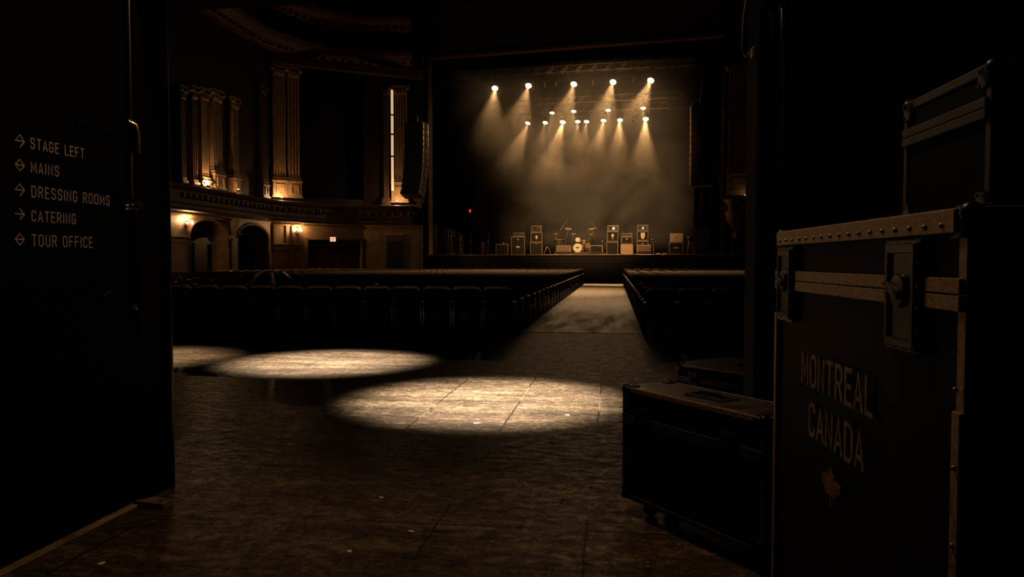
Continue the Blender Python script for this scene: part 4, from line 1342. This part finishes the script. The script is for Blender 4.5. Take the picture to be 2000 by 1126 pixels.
q = wall_at(389, PA, PB, 352); uplight((q.x + .5, q.y, 4.9), 'small uplight on the balcony ledge below the flat lit pilaster', 110)
q = wall_at(540, PB, PC, 382); uplight((q.x + .62, q.y - .62, 4.9), 'small uplight below the twin fluted pilasters on the balcony', 85)
q = wall_at(441, PA, PB, 356); uplight((q.x + .7, q.y, 4.9), 'small uplight on the ledge right of the fluted pilaster pair', 12, 'bulbdim')
q = wall_at(779, PD, PE, 396); uplight((q.x + .2, q.y - 1.1, 4.9), 'small uplight on the ledge under the rightmost left-hand pilaster', 80)
q = S(u_at(1456, -.5, 386), -.5, 0); uplight((q.x, q.y, 4.95), 'small uplight on the ledge under the right-hand pilaster', 1.5, 'bulbdim')

# segmented lit strip on the column
q = wall_at(768, PD, PE); d_ = (Vector(PE) - Vector(PD)).normalized(); qq = q + Vector((d_.y, -d_.x)) * .42
t = thing('strip_light', 'tall glowing segmented strip light along the fluted pilaster', 'strip light', (qq.x, qq.y, 6.7))
zb = on_plane(768, 372, (qq.x, qq.y, 0), (0, 1, 0)).z - 6.7; ztp = on_plane(768, 176, (qq.x, qq.y, 0), (0, 1, 0)).z - 6.7
for k, (a, c) in enumerate(((176, 222), (226, 260), (264, 303), (307, 372))):
    z1_ = on_plane(768, a, (qq.x, qq.y, 0), (0, 1, 0)).z - 6.7; z0_ = on_plane(768, c, (qq.x, qq.y, 0), (0, 1, 0)).z - 6.7
    b = MB(); b.tube([(0, 0, z0_), (0, 0, z1_)], .085, 10); b.build('tube', 'tubeglow', t, True)
b = MB(); b.box((0, .1, (zb + ztp) / 2), (.2, .06, ztp - zb)); b.build('backing', 'blacksteel', t)

# ------------------------------------------------------------------ auditorium chairs
def chair_parts():
    P = {}
    b = MB(); b.box((0, .02, .44), (.46, .44, .07), bev=.025); P['seat'] = (b, 'seatfabric', True)
    b = MB()
    # gently curved back with rounded top
    N = 6
    rows = []
    for k in range(N + 1):
        x = -.23 + .46 * k / N; c = .025 * (1 - (2 * k / N - 1) ** 2)
        zt = .90 - .03 * abs(2 * k / N - 1) ** 3
        rows.append([b.bm.verts.new((x, y - .0, z)) for y, z in ((-.22 - c, .50), (-.28 - c, zt - .03), (-.275 - c, zt), (-.25 - c, zt), (-.235 - c, zt - .04), (-.175 - c, .50))])
    for a, c in zip(rows, rows[1:]):
        for j in range(6): b.bm.faces.new((a[j], a[(j + 1) % 6], c[(j + 1) % 6], c[j]))
    b.bm.faces.new(rows[0]); b.bm.faces.new(rows[-1][::-1])
    P['backrest'] = (b, 'seatfabric', True)
    b = MB(); b.tube([(-.232, -.255, .84), (-.225, -.262, .878), (-.16, -.275, .898), (0, -.288, .905), (.16, -.275, .898), (.225, -.262, .878), (.232, -.255, .84)], [.018, .024, .028, .03, .028, .024, .018], 8); P['toprail'] = (b, 'toprail', True)
    for s_ in (-1, 1):
        b = MB(); b.box((s_ * .255, 0, .64), (.05, .34, .03), bev=.012); P['armrest%d' % s_] = (b, 'armpad', True)
        for y, yb in ((.2, .24), (-.2, -.26)):
            b = MB()
            if y > 0: b.tube([(s_ * .25, .12, .63), (s_ * .25, y, .42), (s_ * .25, yb, 0)], .014, 6)
            else: b.tube([(s_ * .24, -.24, .62), (s_ * .25, y, .42), (s_ * .25, yb, 0)], .014, 6)
            P['leg%d%d' % (s_, y > 0)] = (b, 'chairsteel', True)
    return P


proto = None


def chair_full():
    t = bpy.data.objects.new('auditorium_chair', None); C.objects.link(t); t.empty_display_size = .1
    for k, (b, m, sm) in chair_parts().items():
        n = {'toprail': 'top_rail'}.get(k, ''.join(ch for ch in k if ch.isalpha()))
        b.build(n, m, t, sm)
    return t


def chair_mesh():
    """one mesh with three materials for the chairs too far to show their parts"""
    me = bpy.data.meshes.new('auditorium_chair')
    bm = bmesh.new()
    mats = ['seatfabric', 'chairsteel', 'armpad', 'toprail']
    for k, (b, m, sm) in chair_parts().items():
        bmesh.ops.recalc_face_normals(b.bm, faces=b.bm.faces)
        tmp = bpy.data.meshes.new('t'); 
        for f_ in b.bm.faces: f_.material_index = mats.index(m); f_.smooth = True
        b.bm.to_mesh(tmp); b.bm.free(); bm.from_mesh(tmp); bpy.data.meshes.remove(tmp)
    bm.to_mesh(me); bm.free()
    for m in mats: me.materials.append(M[m])
    me.set_sharp_from_angle(angle=R(38))
    return me


def project(p):
    q = CR.transposed() @ (Vector(p) - CO)
    return (1000 + FPX * q.x / -q.z, 563 - FPX * q.y / -q.z, -q.z)


PIT = 1.13
spots = []
for i in range(28):
    y = 13.1 + PIT * i
    for j in range(30):
        x = -2.02 - .545 * j
        spots.append((x, y, 'left', i, j))
    y = 13.1 + PIT * i
    for j in range(24):
        x = .80 + .545 * j
        spots.append((x, y, 'right', i, j))
vis = []
for s_ in spots:
    px, py, d = project((s_[0], s_[1], .8))
    if 318 < px < 1478 and s_[1] < 44.2 and s_[0] > -18.4: vis.append((d, s_))
vis.sort()
FULL, SINGLE = 110, 300
src = chair_full(); me1 = chair_mesh()
for k, (d, (x, y, side_, i, j)) in enumerate(vis[:SINGLE]):
    if k == 0: o = src
    elif k < FULL: o = copy_tree(src)
    else:
        o = bpy.data.objects.new('auditorium_chair', me1); C.objects.link(o)
    o.location = (x, y, 0); o.rotation_euler = (0, 0, random.uniform(-.02, .02))
    tag(o, 'dark chair, %s block, %s row from the rear, %s from the aisle' % (side_, ORD[i], ORD[j]), 'chair', 'rows of auditorium chairs')
bm = bmesh.new()
for k, (d, (x, y, side_, i, j)) in enumerate(vis[SINGLE:]):
    n0 = len(bm.verts); bm.from_mesh(me1); bm.verts.ensure_lookup_table()
    for v in bm.verts[n0:]: v.co += Vector((x, y, 0))
me = bpy.data.meshes.new('distant_chair_rows'); bm.to_mesh(me); bm.free()
for m in me1.materials: me.materials.append(m)
me.set_sharp_from_angle(angle=R(38))
o = bpy.data.objects.new('distant_chair_rows', me); C.objects.link(o)
tag(o, 'remaining rows of dark chairs closer to the stage', 'chairs', kind='stuff')

# ------------------------------------------------------------------ open door leaf with lettering
t = thing('directory_door', 'open black door painted with pale direction lettering, left of the doorway', 'door', (LX, 0, 0))
DY1 = 3.78
b = MB(); b.box((-.03, (1.3 + DY1) / 2, 1.7), (.06, DY1 - 1.3, 3.36), bev=.006); b.build('leaf', 'doorblack', t)
TF = frame(Vector((.0005, 0, 0)), (0, 1, 0), (0, 0, 1))
b = MB()
lines = [('STAGE LEFT', 59, 163, 269, 289), ('MAINS', 60, 114, 316, 336), ('DRESSING ROOMS', 61, 213, 363, 384), ('CATERING', 61.5, 147, 411, 431), ('TOUR OFFICE', 62, 180, 458, 480)]
for (tx, x0, x1, y0, y1) in lines:
    a = at_x(x0, y0, LX); c = at_x(x0, y1, LX); e = at_x(x1, y0, LX)
    word(b, tx, a.y, c.z, a.z - c.z, e.y - a.y, .0052, TF, .0008, .27)
b.build('lettering', 'paint', t)
b = MB()
for k, (y0, y1, kind) in enumerate(((263, 287, 'da'), (311, 333, 'dd'), (359, 382, 'da'), (407, 428, 'a'), (456, 478, 'dd'))):
    a = at_x(29, y0, LX); c = at_x(47.5, y1, LX)
    cy = (a.y + c.y) / 2; w2 = (c.y - a.y) / 2; cz = (at_x(38, y0, LX).z + at_x(38, y1, LX).z) / 2; h2 = (at_x(38, y0, LX).z - at_x(38, y1, LX).z) / 2
    th = .005
    if kind == 'dd':
        stroke(b, [(cy - w2, cz), (cy, cz + h2), (cy + w2, cz), (cy, cz - h2), (cy - w2, cz)], th * .8, TF, .0008)
        stroke(b, [(cy - w2 * .8, cz), (cy + w2 * .8, cz)], th, TF, .001)
    else:
        stroke(b, [(cy - w2, cz), (cy + w2, cz)], th, TF, .0008)
        stroke(b, [(cy, cz + h2), (cy + w2, cz), (cy, cz - h2)], th, TF, .001)
        if kind == 'da': stroke(b, [(cy - w2, cz), (cy, cz + h2)], th * .6, TF, .0012)
b.build('arrow_symbols', 'paint', t)
# surface bolt rod, guides, knob, latch on the leading edge
ry = at_x(256.5, 300, LX + .03).y
b = MB(); b.tube([(.03, ry, at_x(256, 250, LX).z), (.03, ry, 2.95)], .007, 8); b.build('bolt_rod', 'chrome', t, True)
b = MB(); b.tube([(.02, ry - .005, at_x(256, 240, LX).z), (.045, ry + .02, at_x(256, 246, LX).z), (.05, ry + .03, at_x(256, 262, LX).z), (.05, ry + .03, at_x(256, 302, LX).z)], .011, 8); b.build('bolt_handle', 'brass', t, True)
b = MB(); b.tube([(.02, ry + .01, at_x(256, 300, LX).z), (.02, ry + .01, at_x(256, 388, LX).z)], .009, 8); b.build('pull_bar', 'brass', t, True)
kz = at_x(258, 404, LX).z
b = MB(); b.lathe([(0, 0), (.032, 0), (.032, .008), (.012, .012), (.012, .035), (.026, .045), (.033, .062), (.026, .078), (0, .083)], 18, Matrix.Translation((0, ry, kz)) @ Matrix.Rotation(R(90), 4, 'Y')); b.build('door_knob', 'chrome', t, True)
b = MB(); q = at_x(258, 600, LX); b.lathe([(0, 0), (.018, 0), (.018, .02), (.01, .03), (0, .032)], 12, Matrix.Translation((0, q.y, q.z)) @ Matrix.Rotation(R(90), 4, 'Y')); b.build('lock_cylinder', 'chrome', t, True)
a = at_x(185, 583, LX); c = at_x(205, 567, LX)
b = MB(); b.tube([(.01, a.y, a.z), (.04, a.y + .01, a.z + .01), (.04, c.y, c.z), (.01, c.y + .01, c.z + .01)], .008, 8); b.build('pull_handle', 'blacksteel', t, True)
a = at_x(148, 239, LX); c = at_x(246, 263, LX)
b = MB(); b.box((.008, (a.y + c.y) / 2, (a.z + c.z) / 2), (.016, c.y - a.y, .012), bev=.003); b.build('rail_strip', 'blacksteel', t)
b = MB()
for px, py in ((168, 273), (210, 255), (225, 262), (190, 250)): q = at_x(px, py, LX); b.sphere((.003, q.y, q.z), .006, 6)
b.build('screw', 'rivet', t, True)

# floor pivot plate in the doorway
p_ = [at_z(262, 977, .03), at_z(305, 968.5, .03), at_z(339, 974, .03), at_z(320, 985, .03)]
t = thing('floor_pivot_plate', 'small pale steel pivot plate on the floor at the left jamb', 'floor plate', (p_[3].x, p_[3].y, 0))
b = MB(); b.prism([((q - p_[3]).x, (q - p_[3]).y) for q in p_][::-1], .03, Matrix.Identity(4)); b.build('plate', 'worn', t)
b = MB(); q = at_z(316, 978, .031) - p_[3]; b.lathe([(0, .033), (.012, .033), (.014, .03)], 10, Matrix.Translation((q.x, q.y, 0))); b.build('screw', 'rivet', t, True)

# bits of rigging hardware at the top of the left jamb and right wall
q = at_x(293, 28, -2.62)
t = thing('snap_hook', 'small shiny snap hook hanging high on the left jamb', 'hook', (-2.66, q.y, q.z))
b = MB(); b.tube([(0, 0, .06), (.03, 0, .05), (.035, 0, 0), (.02, 0, -.05), (.03, .01, -.09)], .006, 8); b.build('hook', 'chrome', t, True)
b = MB(); b.box((-.005, 0, .06), (.02, .03, .05), bev=.004); b.build('backplate', 'blacksteel', t)

jx = xj
q = at_y(1455, 80, 3.86)
pts = [at_y(x_, y_, 3.86) for x_, y_ in ((1459, -12), (1452, 30), (1449.5, 70), (1449, 95), (1452, 108), (1457, 110), (1463, 104), (1467, 103))]
t = thing('cable_loop', 'thin pale cable loop hanging high on the right doorway post', 'cable', pts[-1])
b = MB(); b.tube([p - pts[-1] for p in pts], .005, 8); b.build('cable', 'rivet', t, True)
b = MB(); b.box((.012, .005, 0), (.022, .05, .05), bev=.005); b.build('clip', 'brass', t)
for k, (px, ya, yb) in enumerate(((1527, 16, 72), (1509, 34, 82))):
    a = at_y(px, ya, 3.86); c = at_y(px + (1 if k else -1), yb, 3.86)
    t = thing('hanging_rod', ('bright thin metal rod hanging at the top right of the doorway', 'dull thin metal rod hanging nearer the doorway post')[k], 'rod', c)
    b = MB(); b.tube([(0, 0, 0), (a - c) * .9, a - c + Vector((0, .02, .01))], .006 if k == 0 else .004, 8); b.build('rod', 'chrome' if k == 0 else 'blacksteel', t, True)
    b = MB(); b.box(a - c + Vector((0, .025, .01)), (.03, .03, .04), bev=.005); b.build('bracket', 'blacksteel', t)

# ------------------------------------------------------------------ road cases
def flight_case(label, name, loc, rz, L_, W_, H_, seam, lid_h=None, top_handle=True, latches=(.25, .75), strip=.03, lettered=False, tilt=0.0, casters=False, mats=('laminate', 'alu', 'lidtop'), ball=.035):
    """box L (x) by W (y) by H; x along the long face, front face at y=0"""
    t = thing(name, label, 'road case', loc, rot=(0, tilt, rz), group=None)
    z0 = .09 if casters else 0.0
    b = MB(); b.box((L_ / 2, W_ / 2, (z0 + H_) / 2), (L_ - .012, W_ - .012, H_ - z0 - .012)); b.build('body', mats[0], t)
    b = MB(); b.box((L_ / 2, W_ / 2, H_ - .004), (L_ - .04, W_ - .04, .008)); b.build('lid_top', mats[2], t)
    # edge extrusions
    s = strip
    b = MB()
    for y in (0, W_): b.box((L_ / 2, y + (s / 2 if y == 0 else -s / 2), H_ - s / 2), (L_ - .04, s, s), bev=.003)
    for x in (0, L_): b.box((x + (s / 2 if x == 0 else -s / 2), W_ / 2, H_ - s / 2), (s, W_ - .04, s), bev=.003)
    b.build('lid_edge', mats[3] if len(mats) > 3 else mats[1], t)
    b = MB()
    for y in (0, W_): b.box((L_ / 2, y + (s / 2 if y == 0 else -s / 2), z0 + s / 2), (L_ - .04, s, s), bev=.003)
    for x in (0, L_):
        b.box((x + (s / 2 if x == 0 else -s / 2), W_ / 2, z0 + s / 2), (s, W_ - .04, s), bev=.003)
        for y in (0, W_):
            b.box((x + (s / 2 if x == 0 else -s / 2), y + (s / 2 if y == 0 else -s / 2), (z0 + H_) / 2), (s, s, H_ - z0 - .04), bev=.003)
    b.build('edge_extrusion', mats[1], t)
    b = MB()
    for (z_, h_) in ((seam + s * .52, s), (seam - s * .52, s)):
        for y in (-.004, W_ + .004): b.box((L_ / 2, y, z_), (L_ - .02, .012, h_ * .94), bev=.002)
        for x in (-.004, L_ + .004): b.box((x, W_ / 2, z_), (.012, W_ - .02, h_ * .94), bev=.002)
    b.build('seam_extrusion', mats[1], t)
    # ball corners with rivets
    for x in (0, L_):
        for y in (0, W_):
            for z in (z0, H_):
                b = MB(); sx = 1 if x == 0 else -1; sy = 1 if y == 0 else -1; sz = 1 if z == z0 else -1
                c = Vector((x + sx * ball * .55, y + sy * ball * .55, z + sz * ball * .55))
                b.sphere(c, ball, 12)
                k = ball * 2.3
                b.box(c + Vector((sx * k * .4, -sy * ball * .62, sz * k * .4)), (k, .006, k), bev=.002)
                b.box(c + Vector((-sx * ball * .62, sy * k * .4, sz * k * .4)), (.006, k, k), bev=.002)
                b.box(c + Vector((sx * k * .4, sy * k * .4, -sz * ball * .62)), (k, k, .006), bev=.002)
                o = b.build('ball_corner', 'blacksteel', t, True)
                b = MB()
                for (p1, p2) in ((.75, .1), (.1, .75), (.75, .75)):
                    b.sphere(c + Vector((sx * k * p1, -sy * ball * .75, sz * k * p2)), .005, 6)
                    b.sphere(c + Vector((-sx * ball * .75, sy * k * p1, sz * k * p2)), .005, 6)
                    b.sphere(c + Vector((sx * k * p1, sy * k * p2, -sz * ball * .75)), .005, 6)
                b.build('rivet', 'rivet', o, True)
    # butterfly latches
    for (lx, lw, lz0, lz1) in latches:
        b = MB(); b.box((lx, -.008, (lz0 + lz1) / 2), (lw, .016, lz1 - lz0), bev=.004)
        for sx in (-1, 1): b.box((lx + sx * lw * .36, -.018, (lz0 + lz1) / 2), (lw * .1, .012, (lz1 - lz0) * .84), bev=.003)
        for sz in (lz0 + .02, lz1 - .02): b.box((lx, -.018, sz), (lw * .8, .012, .02), bev=.003)
        o = b.build('latch', 'blacksteel', t)
        b = MB(); b.lathe([(0, .022), (lw * .2, .02), (lw * .22, .008), (0, .008)], 14, frame(Vector((lx, -.008, seam)), (1, 0, 0), (0, 0, 1)))
        b.box((lx, -.034, seam), (lw * .34, .012, .022), rot=Matrix.Rotation(R(20), 3, 'Y'), bev=.004)
        b.build('butterfly_key', 'blacksteel', o, True)
        b = MB()
        for i in range(4):
            x = lx - lw * .42 + lw * .84 * i / 3
            for z in (lz0 + .012, lz1 - .012): b.sphere((x, -.018, z), .006, 6)
        for i in range(1, 5):
            z = lz0 + (lz1 - lz0) * i / 5
            for x in (lx - lw * .45, lx + lw * .45): b.sphere((x, -.018, z), .006, 6)
        b.build('rivet', 'rivet', o, True)
    if top_handle:
        hx, hy, hw, hd = top_handle
        b = MB(); 
        for sx in (-1, 1): b.box((hx + sx * hw / 2, hy, H_ + .004), (.02, hd, .012), bev=.003)
        for sy in (-1, 1): b.box((hx, hy + sy * hd / 2, H_ + .004), (hw, .02, .012), bev=.003)
        o = b.build('handle_dish', mats[1], t)
        b = MB(); b.box((hx, hy, H_ + .001), (hw - .02, hd - .02, .004)); b.build('dish_recess', 'laminate', o)
        b = MB(); b.tube([(hx - hw * .3, hy, H_ + .004), (hx - hw * .3, hy, H_ + .018), (hx + hw * .3, hy, H_ + .018), (hx + hw * .3, hy, H_ + .004)], .006, 6); b.build('grip', 'blacksteel', o, True)
    if casters:
        for x in (.12, L_ - .12):
            for y in (.1, W_ - .1):
                b = MB(); b.box((x, y, z0 - .01), (.09, .09, .02)); b.lathe([(0, -.02), (.036, -.02), (.04, -.012), (.04, .012), (.036, .02), (0, .02)], 14, Matrix.Translation((x, y, .041)) @ Matrix.Rotation(R(90), 4, 'Y'))
                b.build('caster', 'blacksteel', t, True)
    return t


# low narrow case in the foreground
cA = at_z(1216, 753, .69); cB = at_z(1494, 817, .69); cBk = at_z(1312, 744, .69)
dx = (cB - cA); Lc = dx.length; dx.normalize()
perp = Vector((-dx.y, dx.x, 0)); Wc = (cBk - cA).dot(perp)
rz = math.atan2(dx.y, dx.x)
print('LOWCASE', Lc, Wc, cA, cB, (cBk - cA).dot(dx))
flight_case('low scuffed black road case with metal-edged lid and inset handle, nearest the aisle', 'road_case', (cA.x, cA.y, 0), rz, Lc, max(.3, Wc), .69, .52, latches=((Lc * .18, .11, .42, .60), (Lc * .80, .11, .42, .60)), top_handle=(Lc * .5, max(.3, Wc) * .5, .24, .11), strip=.026, casters=True, mats=('laminate', 'shadestrip', 'lidtop', 'worn'), ball=.026)  # lid edges take the lit strip tone, the other edges the shaded one
LCW = max(.3, Wc)
# small case behind it in the hall
zr = .5
cA2 = at_z(1320, 708, zr); cB2 = at_z(1440, 725, zr); cK2 = at_z(1415, 695, zr)
dx2 = (cB2 - cA2).normalized(); rz2 = math.atan2(dx2.y, dx2.x); perp2 = Vector((-dx2.y, dx2.x, 0)); W2 = (cK2 - cA2).dot(perp2)
print('REAR', cA2, cB2, W2)
flight_case('small black road case in the hall half hidden by the doorway post', 'road_case', (cA2.x, cA2.y, 0), rz2, 1.0, W2, zr, .38, latches=((.2, .1, .3, .46), (.8, .1, .3, .46)), top_handle=(.52, W2 * .5, .22, .1), strip=.022, mats=('laminate', 'shadestrip', 'lidtop', 'worn'), ball=.022)

# tall case with lettering
far = Vector((.6076, 2.9, 0)); near = Vector((.696, 1.585, 0))
# face is the plane from far to near; case local x runs far -> near, body to its left hand (+x world side)
dxb = (near - far); Lb = dxb.length; dxb.normalize(); rzb = math.atan2(dxb.y, dxb.x)


def facepos(px, py):
    n = Vector((-dxb.y, dxb.x, 0))
    p = on_plane(px, py, far, n)
    return (p - far).dot(dxb), p.z


print('BIG', Lb, rzb, facepos(1520, 460), facepos(1850, 408), facepos(1520, 549), facepos(1885, 567), facepos(1740, 465), facepos(1812, 690), facepos(1527, 480), facepos(1557, 690))
HB = 1.47; SEAM = 1.292
la = facepos(1740, 575)[0]; lb = facepos(1812, 575)[0]; lc = facepos(1527, 575)[0]; ld = facepos(1557, 575)[0]
T = flight_case('tall black road case stencilled MONTREAL CANADA with worn metal edges', 'road_case', (far.x, far.y, 0), rzb, Lb, .62, HB, SEAM, top_handle=None,
                latches=(((la + lb) / 2, lb - la, 1.15, 1.41), ((lc + ld) / 2, ld - lc, 1.15, 1.41)), strip=.034, casters=True, mats=('laminate', 'worn', 'lidtop'), ball=.024)
b = MB(); b.box((Lb / 2, -.006, HB - .028), (Lb - .06, .012, .05), bev=.003); b.build('lid_strip', 'worn', T)
b = MB(); b.sphere((0, 0, 0), .006, 8); rv = b.build('rivet', 'rivet', T, True, loc=(.08, -.013, HB - .036))
for (x, y, z) in [(.08 + (Lb - .16) * k / 16, -.013, HB - .036) for k in range(1, 17)] + [(Lb - .018, -.009, .3 + .16 * k) for k in range(6)]:
    r2 = rv.copy(); C.objects.link(r2); r2.location = (x, y, z)
b = MB(); b.box((Lb - .018, -.003, .58), (.034, .01, .95), bev=.003); b.build('corner_strip', 'worn', T)
b = MB(); b.box((.022, -.004, .62), (.03, .012, 1.1), bev=.003); b.build('corner_strip', 'worn', T)
b = MB()
FF = frame(Vector((0, -.0075, 0)), (1, 0, 0), (0, 0, 1))
x0, zt = facepos(1571, 688); x1, _ = facepos(1710, 735); _, zb = facepos(1571, 744)
print('TXT', x0, x1, zt, zb)
word(b, 'MONTREAL', x0, zb, zt - zb, x1 - x0, .0125, FF, -.001, .2)
x0, zt = facepos(1585, 786); x1, _ = facepos(1692, 835); _, zb = facepos(1585, 846)
word(b, 'CANADA', x0, zb, zt - zb, x1 - x0, .0125, FF, -.001, .2)
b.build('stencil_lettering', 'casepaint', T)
x0, zt = facepos(1612, 925); x1, _ = facepos(1643, 960); xm = (x0 + x1) / 2
zt = facepos(1628, 910)[1]; zb = facepos(1632, 995)[1]
half = [(0, 1), (.16, .72), (.36, .80), (.28, .45), (.46, .52), (.62, .62), (.66, .52), (.98, .50), (.86, .30), (.94, .22), (.50, -.06), (.54, -.2), (.06, -.14), (.06, -.62)]
poly = [(xm + x * (x1 - x0) * .62, (zt + zb) / 2 + (y - .19) / 1.62 * (zt - zb)) for x, y in half] + [(xm - x * (x1 - x0) * .62, (zt + zb) / 2 + (y - .19) / 1.62 * (zt - zb)) for x, y in half[::-1][:-1]]
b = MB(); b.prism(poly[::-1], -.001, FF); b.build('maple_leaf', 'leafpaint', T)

# case on top at the right edge
q = at_y(1932, 383, 1.95)
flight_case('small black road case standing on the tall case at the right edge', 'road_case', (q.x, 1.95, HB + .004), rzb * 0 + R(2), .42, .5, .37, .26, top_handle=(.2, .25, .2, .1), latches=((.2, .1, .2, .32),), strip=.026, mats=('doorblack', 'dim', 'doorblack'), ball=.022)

# ------------------------------------------------------------------ paper scraps on the floor
scr = [(745, 971, .030, 'round white paper scrap left of centre on the bare floor'), (803, 1037, .032, 'white paper scrap nearest the bottom centre of the floor'), (198, 1100, .03, 'white paper scrap near the open lettered door'),
       (930, 826, .05, 'torn pale paper scrap at the front rim of the right light pool'), (1108, 810, .045, 'bent pale paper scrap at the right of the light pool'), (797, 738, .05, 'tiny pale scrap between the two pools of light'),
       (540, 905, .022, 'tiny pale scrap in the dark beyond the doorway'), (683, 1076, .028, 'slim pale scrap on the floor below the round scrap')]
for k, (px, py, r_, lab) in enumerate(scr):
    r_ *= .6
    p = at_z(px, py, .001)
    b = MB(); n = 9
    pl = [(r_ * (.8 + .4 * random.random()) * math.cos(2 * math.pi * j / n), r_ * (.5 + .3 * random.random()) * math.sin(2 * math.pi * j / n)) for j in range(n)]
    b.prism(pl, .0025)
    o = b.build('paper_scrap', 'scrap', loc=(p.x, p.y, .001), rot=(0, 0, random.random() * 3))
    tag(o, lab, 'paper scrap', 'paper scraps on the floor')
